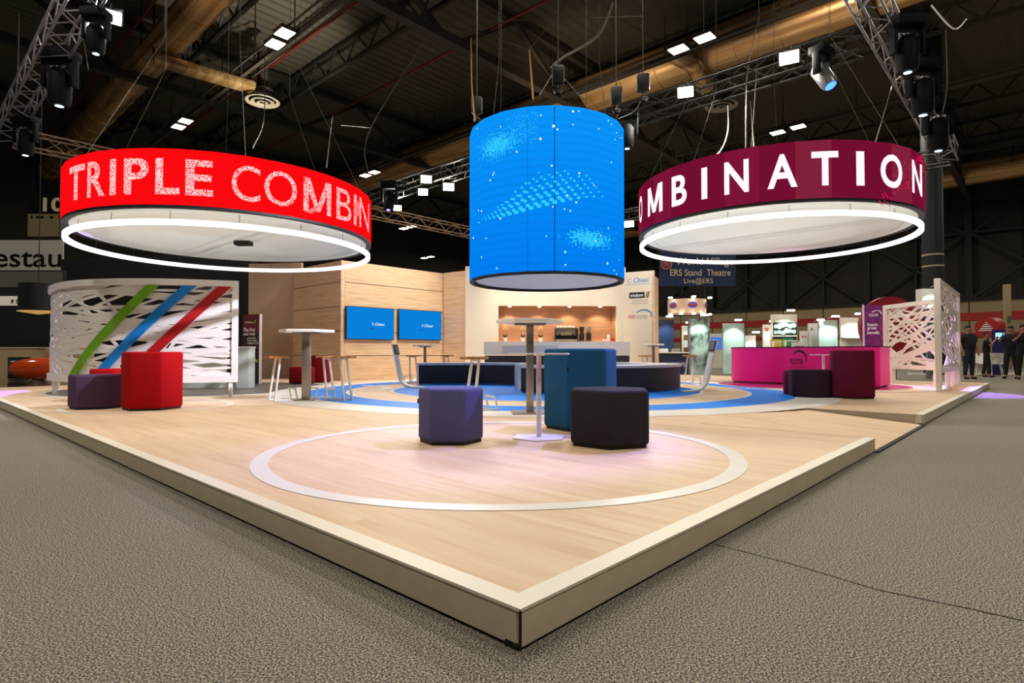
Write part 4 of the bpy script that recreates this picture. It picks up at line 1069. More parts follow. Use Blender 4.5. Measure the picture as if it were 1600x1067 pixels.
# ------------------------------------------------------------------ lattice screens
class Path:
    def __init__(s, pts):
        s.p = [Vector((v[0], v[1])) for v in pts]; s.c = [0]
        for a, b in zip(s.p, s.p[1:]): s.c.append(s.c[-1]+(b-a).length)
        s.L = s.c[-1]
    def pos(s, u):
        u = min(max(u, 0), s.L-1e-6)
        for i in range(len(s.c)-1):
            if u <= s.c[i+1]:
                f = (u-s.c[i])/(s.c[i+1]-s.c[i]); d = (s.p[i+1]-s.p[i]).normalized(); return s.p[i]+(s.p[i+1]-s.p[i])*f, Vector((d.y, -d.x))
def strip(mb, path, u0, z0, u1, z1, w_, th, off, mi=0):
    n = max(2, int(abs(u1-u0)/.12)); al = math.atan2(z1-z0, u1-u0); hw = w_/2/max(.25, abs(math.cos(al))) ; vs = []
    for i in range(n+1):
        f = i/n; p, nn = path.pos(u0+(u1-u0)*f); z_ = z0+(z1-z0)*f
        for dz, dn_ in ((-hw, off-th/2), (hw, off-th/2), (hw, off+th/2), (-hw, off+th/2)): vs.append((p.x+nn.x*dn_, p.y+nn.y*dn_, z_+dz))
    fs = [(4*i+k, 4*i+(k+1) % 4, 4*i+4+(k+1) % 4, 4*i+4+k) for i in range(n) for k in range(4)]
    fs += [(3, 2, 1, 0), (4*n, 4*n+1, 4*n+2, 4*n+3)]
    mb.add(vs, fs, mi)
def lattice(mb, path, z0, z1, N, seed, wmin=.035, wmax=.09, steep=.25):
    random.seed(seed)
    for k in range(N):
        zc = z0+(z1-z0)*((k+random.random())/N)*1.1-.05*(z1-z0); sl = random.gauss(0, steep); u = random.uniform(.2, .8)*path.L
        f = lambda x: zc+sl*(x-u)
        ua, ub = 0, path.L
        if abs(sl) > 1e-3:
            x0 = u+(z0-zc)/sl; x1 = u+(z1-zc)/sl; ua = max(ua, min(x0, x1)); ub = min(ub, max(x0, x1))
        if ub-ua < .15: continue
        strip(mb, path, ua, f(ua), ub, f(ub), random.uniform(wmin, wmax), .012, random.uniform(-.008, .008))
pts = [at(371, 560, 9.75), at(320, 560, 9.6), at(260, 560, 9.45), at(200, 560, 9.42), at(150, 560, 9.5), at(115, 560, 9.7), at(92, 560, 10.05), at(80, 560, 10.5), at(80, 560, 11.0), at(92, 560, 11.5)]
pp = crom([Vector((p.x, p.y, 0)) for p in pts], 5)
og = Vector((pp[0].x, pp[0].y, PZ)); path = Path([v-og for v in pp])
t = thing('lattice_screen', 'curved white lattice screen with green, blue and red diagonal bands', 'screen', og)
H0, H1 = .34, 1.93
def rail(path, z0, z1, th, u0=0, u1=None):
    mb = MB(); u1 = path.L if u1 is None else u1; strip(mb, path, u0, (z0+z1)/2, u1, (z0+z1)/2, z1-z0, th, 0); return mb
s = rail(path, H1-.1, H1, .1); strip(s, path, 0, H0-.045, path.L, H0-.045, .11, .1, 0)
def post(mb, path, u, z0, z1, w_=.09, th=.09):
    p, nn = path.pos(u); mb.box((p.x, p.y, (z0+z1)/2), (w_, th, z1-z0), math.atan2(nn.x, -nn.y)); return mb
post(s, path, .04, H0-.1, H1); post(s, path, path.L-.05, H0-.1, H1); s.build('frame', M_white, t)
s = MB(); lattice(s, path, H0, H1-.08, 58, 3, .03, .08, .2); 
for k in range(10):
    u = random.uniform(.2, path.L-.8); sg = random.choice((-1, 1)); strip(s, path, u, H0 if sg > 0 else H1-.1, u+random.uniform(1, 1.8), H1-.1 if sg > 0 else H0, .05, .012, .0)
s.build('lattice', M_white, t)
for u in (.1, path.L*.42, path.L*.70, path.L-.08):
    if abs(u-path.L*.42) < .01: continue
    q = MB(); post(q, path, u, 0, H0-.08, .06, .06); q.build('leg', M_white, t)
def u_of(px):
    best = 0; bd = 1e9
    for i in range(400):
        u = path.L*.75*i/400; p, _ = path.pos(u); w_ = (p.x+og.x)/(p.y+og.y)*F+800
        if abs(w_-px) < bd: bd = abs(w_-px); best = u
    return best
for nm, pb, pt_, col, lb in (('diagonal_band', 117, 241, '6fae1e', 'green diagonal band'), ('diagonal_band', 154, 297, '1584d8', 'blue diagonal band'), ('diagonal_band', 203, 351, 'b01018', 'red diagonal band')):
    q = MB(); ub, ut = u_of(pb), u_of(pt_); n = 16; vs = []
    for i in range(n+1):
        f = i/n; u = ub+(ut-ub)*f; z_ = H0+(H1-.1-H0)*f
        for du, dn_ in ((-.1, .05), (.1, .05), (.1, .035), (-.1, .035)):
            p, nn = path.pos(u+du)
            if nn.y > 0: nn = -nn
            vs.append((p.x+nn.x*dn_, p.y+nn.y*dn_, z_))
    fs = [(4*i+k, 4*i+(k+1) % 4, 4*i+4+(k+1) % 4, 4*i+4+k) for i in range(n) for k in range(4)]+[(3, 2, 1, 0), (4*n, 4*n+1, 4*n+2, 4*n+3)]
    q.add(vs, fs); q.build(nm, mat('band_'+col, col, .5), t, label=lb)
# right screens
def flat_screen(pa, pb, label, H1, H0, N, seed, legs, wpost=.1, mt=M_whitew, rails=.1):
    og = Vector((pa.x, pa.y, PZ)); d = Vector((pb.x-pa.x, pb.y-pa.y))
    path = Path([Vector((0, 0)), d*.5, d]); t = thing('lattice_screen', label, 'screen', og)
    s = MB(); strip(s, path, 0, H1-rails/2, path.L, H1-rails/2, rails, .09, 0); strip(s, path, 0, H0-.03, path.L, H0-.03, rails, .09, 0)
    post(s, path, .04, H0-.08, H1, wpost, .1); post(s, path, path.L-.04, H0-.08, H1, wpost, .1); s.build('frame', mt, t)
    s = MB(); lattice(s, path, H0, H1-.05, N, seed, .03, .085, .4); s.build('lattice', mt, t)
    for u in legs: q = MB(); post(q, path, u*path.L, 0, H0-.08, .09, .09); q.build('leg', mt, t)
pa = gp(1384, 596.5); pb = at(1468, 560, 12.9)
flat_screen(pa, pb, 'white lattice screen beside the purple banner', 1.93, .42, 34, 21, (.03, .15, .95), .1)
pa = gp(1467, 612); pb = at(1497, 560, 13.7)
flat_screen(pa, pb, 'tall white lattice screen seen nearly edge on beside the carpet aisle', 2.13, .42, 44, 8, (.015, .4, .66, .97), .13)

# ------------------------------------------------------------------ banners and plinths behind
def vbanner(p, w_, h, label, c, name='roll_up_banner', rz=0):
    t = thing(name, label, 'banner', p, rz); MB().box((0, 0, h/2), (w_, .04, h)).build('panel', c, t); return t
p = at(393, 560, 13.9); t = vbanner((p.x, 13.9, PZ), .50, 1.65, 'red and black trifold banner reading The first and only', mat('banner_black', '141014', .6, noise=(1.1, '3a0a18', .1)), 'display_banner', -.3)
MB().box((0, -.022, 1.42), (.48, .004, .42)).build('red_header', mat('banner_red', '5a0c1c', .6), t)
MB().box((.255, 0, .82), (.02, .07, 1.66)).build('side_frame', M_white, t)
s = MB(); text_mb(s, 'trimbow', -.17, .05, 1.44, 1.49, -.026, .004); text_mb(s, 'The first', -.22, .12, 1.24, 1.33, -.026, .012, shear=.2); text_mb(s, 'and only', -.22, .13, 1.13, 1.22, -.026, .012, shear=.2)
text_mb(s, 'EXTRAFINE', -.1, .14, 1.06, 1.10, -.026, .004); text_mb(s, 'FIXED TRIPLE', -.1, .18, 1.00, 1.04, -.026, .004); text_mb(s, 'COMBINATION', -.1, .21, .94, .98, -.026, .004); s.build('lettering', M_white, t)
s = MB(); s.add([(.07, -.026, 1.42), (.1, -.026, 1.42), (.15, -.026, 1.52), (.12, -.026, 1.52)], [(0, 1, 2, 3)]); s.build('green_slash', mat('logo_green2', '6ab42c', .5), t)
s = MB(); s.add([(-.2, -.026, .62), (.2, -.026, .5), (.2, -.026, .56), (-.05, -.026, .66)], [(0, 1, 2, 3)]); s.build('yellow_streak', mat('yellow_streak', 'b4b428', .5), t)
for px, D, w_, h, lb in ((384, 12.2, .26, .86, 'pale grey plinth touching the right edge of the left lattice screen'), (320, 12.3, .8, .78, 'wide pale plinth seen through the left lattice screen')):
    p = at(px, 560, D); t = thing('plinth', lb, 'plinth', (p.x, D, PZ)); MB().box((0, 0, (h-.03)/2), (w_, .3, h-.03)).build('body', mat('plinth_grey', 'c4c8bc', .5), t, bevel=.005); MB().box((0, 0, h-.015), (w_+.02, .32, .03)).build('top', M_white, t)
p = gp(1366, 597); t = vbanner((p.x, p.y, PZ), .40, 1.92, 'narrow purple banner with white logo beside the magenta counter', mat('banner_purple', '4a1058', .6, noise=(9, '7a1068', .12)), 'display_banner', -.35)
MB().box((-.22, 0, .97), (.03, .07, 1.95)).build('side_frame', mat('lilac_frame', 'd8c0dc', .5), t)
s = MB(); text_mb(s, 'Reach', -.14, .08, 1.40, 1.48, -.026, .012); text_mb(s, 'great', -.14, .06, 1.30, 1.38, -.026, .012); text_mb(s, 'benefit', -.14, .12, 1.20, 1.28, -.026, .012); text_mb(s, 'FOSTER', -.1, .1, 1.64, 1.71, -.026, .004)
vs = []
for i in range(13):
    a = 2.6-i*.22
    for k in (0, 1): vs.append((.06+(.1+.02*k)*math.cos(a), -.026, 1.70+(.08+.015*k)*math.sin(a)))
s.add(vs, [(2*i, 2*i+1, 2*i+3, 2*i+2) for i in range(12)]); s.build('lettering', M_white, t)

# ================================================================== NEIGHBOURING STANDS, RIGHT
def panel(px0, px1, py0, py1, D, label, m, name='exhibition_board', cat='display board', th=.08, z0=None, extra=None):
    a = at(px0, 552, D); b = at(px1, 552, D); zt = at(0, py0, D).z; zb = max(at(0, py1, D).z, .0) if z0 is None else z0
    t = thing(name, label, cat, ((a.x+b.x)/2, D, zb)); W = b.x-a.x; Hh = zt-zb
    MB().box((0, th/2, Hh/2), (W, th, Hh)).build('board', m, t); t['w'] = W; t['h'] = Hh
    return t, W, Hh
def lamp_on(t, W, Hh, e=30, col=(.85, 1, .95), n=1):
    for k in range(n):
        x = (k-(n-1)/2)*W/n
        MB().bar((x, .02, Hh+.05), (x, -.45, Hh+.12), .025).build('lamp_arm', M_steel, t)
        MB().box((x, -.47, Hh+.1), (.22, .1, .05)).build('lamp_head', M_lamp, t)
        l = bpy.data.lights.new('panel_beam', 'SPOT'); l.energy = e; l.color = col; l.spot_size = 1.7; l.spot_blend = .6; l.shadow_soft_size = .05
        o = bpy.data.objects.new('panel_beam', l); C.objects.link(o); o.parent = t; o.location = (x, -.5, Hh+.04); o.rotation_euler = (.35, 0, 0)
M_pale = mat('pale_graphic', 'b8ccc4', .5, noise=(1.5, '8fa89e', .15))
M_xray = mat('blurred_photo_print', 'b4ccc0', .5, noise=(1.7, '1c2824', .1))
M_navy = mat('navy_board', '0e2448', .6)
t, W, Hh = panel(1029, 1053, 500, 583, 21, 'navy stand panel just right of the logo panel', M_navy); lamp_on(t, W, Hh, 64, (.6, .8, 1))
t, W, Hh = panel(1066, 1077, 509, 582, 22, 'narrow white poster tower beside the navy stand', M_white); lamp_on(t, W, Hh, 16)
s = MB().box((0, -.01, Hh*.75), (W*.6, .01, .2)).box((0, -.01, Hh*.45), (W*.6, .01, .3)); s.build('pictures', mat('brown_pic', '7a5030', .6), t)
t, W, Hh = panel(1079, 1109, 498, 586, 20.5, 'large blurred photo panel lit from above behind the right kiosk', M_xray); lamp_on(t, W, Hh, 88)
MB().box((-W/2-.04, .04, Hh/2), (.06, .1, Hh)).build('side_frame', M_alu, t)
t, W, Hh = panel(1109, 1133, 521, 575, 24, 'white board with blue screen behind the right kiosk', M_whitew)
MB().box((-.05, -.02, Hh*.72), (W*.7, .03, Hh*.34)).build('blue_screen', emis('small_blue', '4a78d8', 1), t)
t, W, Hh = panel(1130, 1163, 505, 584, 22, 'pale frosted panel left of the lungs poster', M_pale); lamp_on(t, W, Hh, 88)
MB().lathe([(0, -.02), (W*.42, -.02)], 30).build('round_print', mat('print_pale', 'd2ddd4', .5), t, loc=(0, 0, Hh*.55)).rotation_euler = (PI/2, 0, 0)
t, W, Hh = panel(1165, 1181, 524, 545, 21, 'small white poster with blue lungs symbol', M_white, z0=.6); lamp_on(t, W, Hh, 22)
s = MB()
for sg in (-1, 1): s.add([(sg*.02, -.008, Hh*.45), (sg*.1, -.008, Hh*.3), (sg*.09, -.008, Hh*.42), (sg*.045, -.008, Hh*.6)], [(0, 1, 2, 3)])
s.box((0, -.008, Hh*.6), (.012, .003, .1)); s.build('lungs_symbol', mat('lungs_navy', '183a78', .5), t)
t, W, Hh = panel(1193, 1206, 507, 542, 21, 'tall white poster with red cross mark', M_white, z0=.6); lamp_on(t, W, Hh, 25)
MB().box((-.03, -.01, Hh*.86), (.12, .01, .12)).build('red_mark', mat('mark_red', 'c02020', .5), t); s = MB().box((-.03, -.018, Hh*.86), (.07, .004, .022)).box((-.03, -.018, Hh*.86), (.022, .004, .07)); s.build('white_cross', M_white, t)
t, W, Hh = panel(1206, 1246, 491, 565, 20, 'white stand tower with a print of pale balls above the counter', M_whitew); lamp_on(t, W, Hh, 64)
MB().box((.02, -.012, Hh*.70), (W*.92, .02, Hh*.26)).build('print', mat('print_dark', '1c2c2a', .5), t)
s = MB(); random.seed(4); rm_ = Matrix.Rotation(PI/2, 3, 'X')
for k in range(12):
    x = -W*.36+W*.72*(k % 6)/5; z_ = Hh*(.63 if k < 6 else .76)+random.uniform(-.04, .04); r_ = random.uniform(.06, .1)
    s.add([(x+r_*math.cos(q*PI/8), -.026-.0004*k, z_+r_*math.sin(q*PI/8)) for q in range(16)], [tuple(range(16))])
s.build('ball_prints', mat('ball_pale', 'b8d0c8', .5), t)
MB().box((0, -.012, Hh*.38), (W*.94, .02, Hh*.3)).build('dark_opening', M_black, t)
t, W, Hh = panel(1251, 1262, 517, 545, 21, 'short white poster with two small red marks', M_white, z0=.6); s = MB().box((-.05, -.01, Hh*.8), (.04, .01, .06)).box((.06, -.01, Hh*.8), (.04, .01, .06)); s.build('red_marks', _m['mark_red'], t)
t, W, Hh = panel(1264, 1280, 505, 545, 21, 'white poster with green and red flag mark', M_white, z0=.5); lamp_on(t, W, Hh, 25)
MB().box((-.08, -.01, Hh*.85), (.04, .01, .1)).build('green_mark', mat('mark_green', '2a7a3a', .5), t)
t, W, Hh = panel(1280, 1309, 500, 560, 20.5, 'bright frosted panel with round print behind the counter', M_pale); lamp_on(t, W, Hh, 96)
MB().lathe([(0, -.02), (W*.45, -.02)], 30).build('round_print', _m['print_pale'], t, loc=(0, 0, Hh*.6)).rotation_euler = (PI/2, 0, 0)
t, W, Hh = panel(1314, 1347, 496, 545, 21, 'lit white cabinet wall with shelf left of the purple banner', M_whitew, z0=.5); lamp_on(t, W, Hh, 56)
MB().box((0, -.08, Hh*.55), (W, .16, .03)).build('shelf', M_white, t); MB().box((-.1, -.02, Hh*.3), (.28, .02, .22)).build('sunset_picture', mat('sunset', 'd89838', .5, noise=(6, '3a5a88', .1)), t)
# yellow and green boxes above the counter
for px0, px1, y0, y1, D, col, lb in ((1207, 1226, 530, 545, 18.5, 'd8c850', 'yellow edged leaflet crate on the far counter'), (1226, 1243, 528, 543, 18.2, '2a9a70', 'green crate on the far counter'), (1237, 1252, 533, 543, 18, 'dce4e0', 'pale box on the far counter')):
    a = at(px0, 552, D); b = at(px1, 552, D); zb = at(0, y1, D).z; zt = at(0, y0, D).z; t = thing('leaflet_crate', lb, 'crate', ((a.x+b.x)/2, D, zb)); W = b.x-a.x
    MB().box((0, 0, .02), (W, .3, .04)).box((0, .14, (zt-zb)/2), (W, .02, zt-zb)).box((0, -.14, (zt-zb)*.3), (W, .02, (zt-zb)*.6)).build('crate_body', mat('crate_'+col, col, .5), t)
    MB().box((0, 0, (zt-zb)*.4), (W*.9, .22, (zt-zb)*.75)).build('leaflets', M_whitew, t)
a = at(1195, 552, 18.3); b = at(1345, 552, 18.3)
t = thing('far_counter', 'dark counter of the neighbouring stand behind the magenta counter', 'counter', (a.x, 18.3, 0)); MB().box(((b.x-a.x)/2, .3, .48), (b.x-a.x, .6, .90)).build('body', M_char, t); MB().box(((b.x-a.x)/2, .3, .955), (b.x-a.x+.04, .66, .04)).build('top', M_white, t)
# navy information desk
a = at(1031, 552, 20.3); b = at(1075, 552, 20.3)
t = thing('information_desk', 'navy desk with a web address beside the far bar stool', 'desk', (a.x, 20.3, 0)); W = b.x-a.x; zt = at(0, 550, 20.3).z
MB().box((W/2, .3, (zt-.04)/2), (W, .6, zt-.04)).build('body', M_navy, t); MB().box((W/2, .28, zt-.02), (W+.06, .7, .04)).build('top', M_white, t)
s = MB(); text_mb(s, 'www.ersnet.org', .05, W-.1, zt*.42, zt*.62, -.004, .01); s.build('lettering', mat('pale_blue_text', 'b8c8e0', .5), t)
for px, lb in ((1037, 'small white box on the navy desk'), (1056, 'grey device on the navy desk')):
    o = MB().box((0, 0, .06), (.3, .2, .12)).build('desk_device', M_steel if 'grey' in lb else M_white, bevel=.02); o.location = (at(px, 552, 20.5).x, 20.55, zt); tag(o, lb, 'box')
# hanging sign of World Village
D = 26; a = at(1030, 380, D); b = at(1149, 380, D); zb = at(0, 447, D).z; zt = at(0, 390, D).z
t = thing('hanging_banner', 'navy hanging banner with beige lettering about a stand and a theatre', 'hanging sign', (a.x, D, zb)); W = b.x-a.x; Hh = zt-zb
MB().box((W/2, 0, Hh/2), (W, .04, Hh)).build('cloth', mat('banner_navy', '0c2548', .8), t)
s = MB(); text_mb(s, 'World Village', W*.21, W*.97, Hh*.52, Hh*.78, -.03, .01); text_mb(s, 'ERS Stand', W*.14, W*.55, Hh*.28, Hh*.46, -.03, .006); text_mb(s, 'Theatre', W*.62, W*.93, Hh*.28, Hh*.46, -.03, .006); text_mb(s, 'Live@ERS', W*.32, W*.70, Hh*.00+.06, Hh*.22, -.03, 0)
s.build('lettering', mat('banner_beige', 'c8b898', .7), t)
s = MB().tube([(W*.09, -.03, Hh*.6), (W*.09, -.04, Hh*.6)], .26, 24); s.build('round_emblem', mat('emblem_red', '7a2a34', .6), t)
s = MB(); 
for k in range(24):
    a_ = k*2*PI/24; a2 = a_+2*PI/24; s.bar((W*.09+.24*math.cos(a_), -.045, Hh*.6+.24*math.sin(a_)), (W*.09+.24*math.cos(a2), -.045, Hh*.6+.24*math.sin(a2)), .04, .01)
s.bar((W*.09-.12, -.045, Hh*.6-.1), (W*.09+.12, -.045, Hh*.6+.1), .03, .01); s.bar((W*.09+.12, -.045, Hh*.6-.1), (W*.09-.12, -.045, Hh*.6+.1), .03, .01); s.build('emblem_rim', _m['banner_beige'], t)
s = MB().bar((.1, 0, Hh), (.1, 0, RZ-zb), .03).bar((W-.1, 0, Hh), (W-.1, 0, RZ-zb), .03); s.build('wires', M_beamd, t)
# small round sign with oval logos
p = at(1073, 478, 24.8); zt = at(0, 466, 24).z; zb = at(0, 488, 24).z; r_ = 30/F*24
t = thing('round_hanging_sign', 'small round hanging sign with oval logos under the navy banner', 'hanging sign', (p.x, 24+r_, zb))
MB().lathe([(r_*.97, 0), (r_, 0), (r_, zt-zb), (r_*.97, zt-zb)], 48, close=True).build('band', mat('pinkish_band', 'c8a890', .6, emit='c8a890', es=.25), t)
s = MB(); s2 = MB(); s3 = MB()
for da in (-1.05, 0, 1.05):
    a = -PI/2+da; c_ = Vector((r_*1.015*math.cos(a), r_*1.015*math.sin(a), (zt-zb)*.55)); ux = Vector((-math.sin(a), math.cos(a), 0))
    for mb, rx, rzz, off in ((s, .2, .13, 0), (s2, .23, .045, .01)):
        mb.add([c_+c_.to_2d().to_3d().normalized()*off+ux*rx*math.cos(q*PI/10)+Vector((0, 0, rzz*math.sin(q*PI/10))) for q in range(20)], [tuple(range(20))])
    e = Vector((r_*1.2*math.cos(a), r_*1.2*math.sin(a), zt-zb+.05)); s3.box(e, (.14, .14, .06)); e.z = -.06; s3.box(e, (.12, .12, .05)); s3.box((r_*1.1*math.cos(a+.5), r_*1.1*math.sin(a+.5), -.05), (.12, .12, .05))
    l = bpy.data.lights.new('sign_beam', 'SPOT'); l.energy = 14; l.spot_size = 1.6; l.color = NEUT; o = bpy.data.objects.new('sign_beam', l); C.objects.link(o); o.parent = t
    o.location = (r_*1.25*math.cos(a), r_*1.25*math.sin(a), zt-zb+.02); o.rotation_euler = (Vector((-math.cos(a)*.25, -math.sin(a)*.25, -.5))).to_track_quat('-Z', 'Y').to_euler()
s.build('oval_logos', mat('oval_blue', '2a50a0', .5), t); s2.build('logo_bars', mat('oval_red', 'a02838', .5), t); s3.build('lamps', M_lamp, t)
s = MB()
for a in (0, 2.1, 4.2): s.bar((r_*.98*math.cos(a), r_*.98*math.sin(a), zt-zb), (r_*.5*math.cos(a), r_*.5*math.sin(a), RZ-zb), .02)
s.build('wires', M_beamd, t)
# red disc behind the purple banner
p = at(1392, 510, 19); r_ = 47/F*19
t = thing('round_sign', 'large dark red disc behind the purple banner', 'sign', (p.x, 19, 0)); zc = p.z
s = MB().tube([(0, 0, zc), (0, .18, zc)], r_, 48); s.build('disc', mat('disc_red', '8e1420', .5), t, smooth=True); MB().box((0, .1, (zc-r_*.5)/2), (.4, .12, zc-r_*.5)).build('post', M_char, t)
t, W, Hh = panel(1442, 1470, 451, 482, 19, 'lit white box sign above the white lattice screen', M_white, 'box_sign', 'sign', .3); lamp_on(t, W, Hh, 32)
MB().box((0, .15, -2.0), (.12, .12, 4.2-.05)).build('post', M_alu, t); kids(t)[-1]
# black pillar
p = at(1459, 500, 23); t = thing('pillar', 'tall black round pillar with two cream bands at the right', 'pillar', (p.x, 23, 0))
MB().tube([(0, 0, 0), (0, 0, RZ)], .36, 32).build('shaft', M_black, t, smooth=True)
for y in (401, 418.5): z_ = at(0, y-32+30, 23).z; MB().tube([(0, 0, z_-.03), (0, 0, z_+.03)], .37, 32).build('band', mat('cream_band', 'b0a080', .6), t, smooth=True)
# far grey posts on the concrete wall
for px, lb in ((1574, 'pale service column on the far wall at the right edge'),):
    p = at(px, 500, 30); t = thing('service_column', lb, 'column', (p.x, 30, 0)); MB().box((0, 0, 2.2), (.28, .2, 4.4)).build('shaft', M_concrete, t, bevel=.02); MB().box((0, -.12, 2.6), (.14, .06, .3)).build('switch_box', M_steel, t)
# red cylinder cushion stand + kiosk
p = at(1548, 512, 22); t = thing('hanging_drum_sign', 'red horizontal cylinder with dotted white emblem behind the people', 'sign', p)
s = MB().tube([(-.15, 0, 0), (.4, .35, .05)], .38, 28); s.build('cylinder', mat('cyl_red', 'b01c20', .5), t, smooth=True)
s = MB(); dd = Vector((.55, .35, .05)).normalized(); ux = Vector((0, 0, 1)).cross(dd).normalized(); uz = dd.cross(ux)
for r0 in range(5):
    for k in range(-r0, r0+1): c_ = Vector((-.15, 0, 0))-dd*.01+ux*k*.055-uz*(r0*.075-.2); s.box(c_, (.045, .045, .045))
s.build('dotted_emblem', M_white, t); MB().bar((0, .2, -.35), (0, .2, -p.z+.02), .1).build('post', M_alu, t)
t, W, Hh = panel(1553, 1572, 515, 586, 21.5, 'violet lit panel behind the photographers', mat('violet_panel', '2a2060', .5))
MB().box((0, -.01, Hh*.86), (W*.7, .01, Hh*.14)).build('bright_screen', emis('cyan_scr', '9ad8f8', 1.6), t)
# white platform strip of the aisle stand
o = MB().box((0, 0, .03), (7, .3, .06)).build('platform_edge', M_whitew); o.location = (at(1560, 585, 23).x, 23, 0); tag(o, 'white edge of a neighbouring platform behind the people', 'platform')
# white chairs (bucket with legs)
def wchair(px, D, rz, label):
    p = at(px, 580, D); t = thing('bucket_chair', label, 'chair', (p.x, D, 0), rz)
    s = MB(); n = 10; vs = []
    for i in range(n+1):
        u = i/n
        for j in range(7):
            v = j/6*2-1; 
            if u < .5: y = -.22+.44*u/.5; z_ = .45+.02*v*v
            else: y = .22+.1*(u-.5)/.5; z_ = .45+.4*(u-.5)/.5
            vs.append((v*.23*(1-.25*max(0, u-.6)), y-(.08*v*v if u > .5 else 0), z_+.05*v*v*(u < .5)))
    s.add(vs, [(i*7+j, i*7+j+1, (i+1)*7+j+1, (i+1)*7+j) for i in range(n) for j in range(6)]); s.build('shell', M_white, t, smooth=True)
    for sx in (-1, 1):
        for sy in (-1, 1): MB().tube([(sx*.12, sy*.1, .45), (sx*.2, sy*.2, 0)], .013, 8).build('leg', M_white, t)
wchair(1497, 21, .8, 'white bucket chair left of the standing man'); wchair(1533, 21.5, -.5, 'white bucket chair between the man and the photographer'); wchair(1556, 21, 2.6, 'white bucket chair right of the photographer')

# ================================================================== LEFT BACKGROUND
def sign_plane(px0, px1, py0, py1, D, label, m, name='hanging_banner'):
    a = at(px0, 552, D); b = at(px1, 552, D); zb = at(0, py1, D).z; zt = at(0, py0, D).z
    t = thing(name, label, 'hanging sign', (a.x, D, zb)); W = b.x-a.x; Hh = zt-zb
    MB().box((W/2, .03, Hh/2), (W, .06, Hh)).build('cloth', m, t)
    MB().bar((.2, .03, Hh), (.2, .03, RZ-zb), .03).bar((W-.2, .03, Hh), (W-.2, .03, RZ-zb), .03).build('wires', M_beamd, t)
    return t, W, Hh
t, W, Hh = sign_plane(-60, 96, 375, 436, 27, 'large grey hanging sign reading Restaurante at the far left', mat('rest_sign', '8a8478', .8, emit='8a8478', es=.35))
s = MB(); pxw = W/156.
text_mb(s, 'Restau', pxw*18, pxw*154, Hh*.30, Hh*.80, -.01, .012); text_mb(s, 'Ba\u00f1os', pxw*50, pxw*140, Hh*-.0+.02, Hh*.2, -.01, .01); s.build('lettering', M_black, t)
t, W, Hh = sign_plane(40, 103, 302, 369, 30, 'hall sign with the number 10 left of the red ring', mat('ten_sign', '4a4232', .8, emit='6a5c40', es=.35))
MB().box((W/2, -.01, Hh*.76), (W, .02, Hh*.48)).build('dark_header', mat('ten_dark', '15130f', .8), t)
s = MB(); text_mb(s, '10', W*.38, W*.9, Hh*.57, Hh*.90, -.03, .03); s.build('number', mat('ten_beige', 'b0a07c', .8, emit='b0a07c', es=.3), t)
s = MB().box((W*.3, -.01, Hh*.44), (W*.2, .01, .12)).box((W*.6, -.01, Hh*.44), (W*.08, .01, .14)).box((W*.82, -.01, Hh*.44), (W*.1, .01, .14)).box((W*.1, -.01, Hh*.44), (W*.05, .01, .16)); s.build('pictograms', M_black, t)
# dark block behind the left screen
p0 = at(94, 500, 22); p1 = at(392, 500, 20.5)
d = p1-p0
t = thing('black_wall', 'large black stand block behind the left lattice screen', 'wall', (p0.x, p0.y, 0), math.atan2(d.y, d.x)); MB().box((d.to_2d().length/2, .2, 2.15), (d.to_2d().length, .4, at(0, 398, 21).z*1.0)).build('block', M_black, t)
_k = kids(t)[0]; _k.location = (0, 0, at(0, 398, 21).z/2-2.15)
t = thing('display_board', 'brown display board behind the lattice screen top', 'display board', (at(330, 500, 19).x, 19, 0)); MB().box((0, 0, 2.75), (1.7, .1, .75)).build('board', mat('brownboard', '55483a', .7), t); MB().box((0, .1, 1.2), (.1, .1, 2.5)).build('post', M_alud, t)
# cream back counter at the far left
t = thing('back_counter', 'long cream counter wall of the neighbouring stand at the far left', 'counter', (at(-40, 560, 17.5).x, 17.5, 0)); W = at(125, 560, 17.5).x-at(-40, 560, 17.5).x
MB().box((W/2, .3, .5), (W, .6, 1.0)).build('body', mat('cream_counter', 'c8b088', .6), t); MB().box((W/2, .3, 1.01), (W+.04, .64, .03)).build('top', M_cream, t)
t2 = thing('display_monitor', 'dark monitor standing before the cream counter at the far left', 'monitor', (at(30, 570, 16.6).x, 16.6, .06)); MB().box((0, 0, .36), (.6, .06, .62)).build('casing', M_black, t2); MB().box((0, -.035, .4), (.54, .01, .45)).build('display', mat('dark_green_screen', '0c2a28', .3, emit='0c2a28', es=.5), t2); MB().box((0, .0, .02), (.4, .25, .04)).build('foot', M_black, t2)
MB().box((-.12, -.041, .55), (.2, .003, .035)).build('caption', M_white, t2)
t = thing('glossy_platform', 'dark glossy low platform of the neighbouring stand at far left', 'platform', (0, 0, 0)); s = MB(); s.prism([(at(-60, 590, 13.2).x, 13.2), (at(84, 590, 13.8).x, 13.8), (at(110, 590, 18.3).x, 18.3), (at(-60, 590, 18.3).x, 18.3)], 0, .05); s.build('slab', mat('gloss_brown', '4a2e18', .12, coat=.6), t)
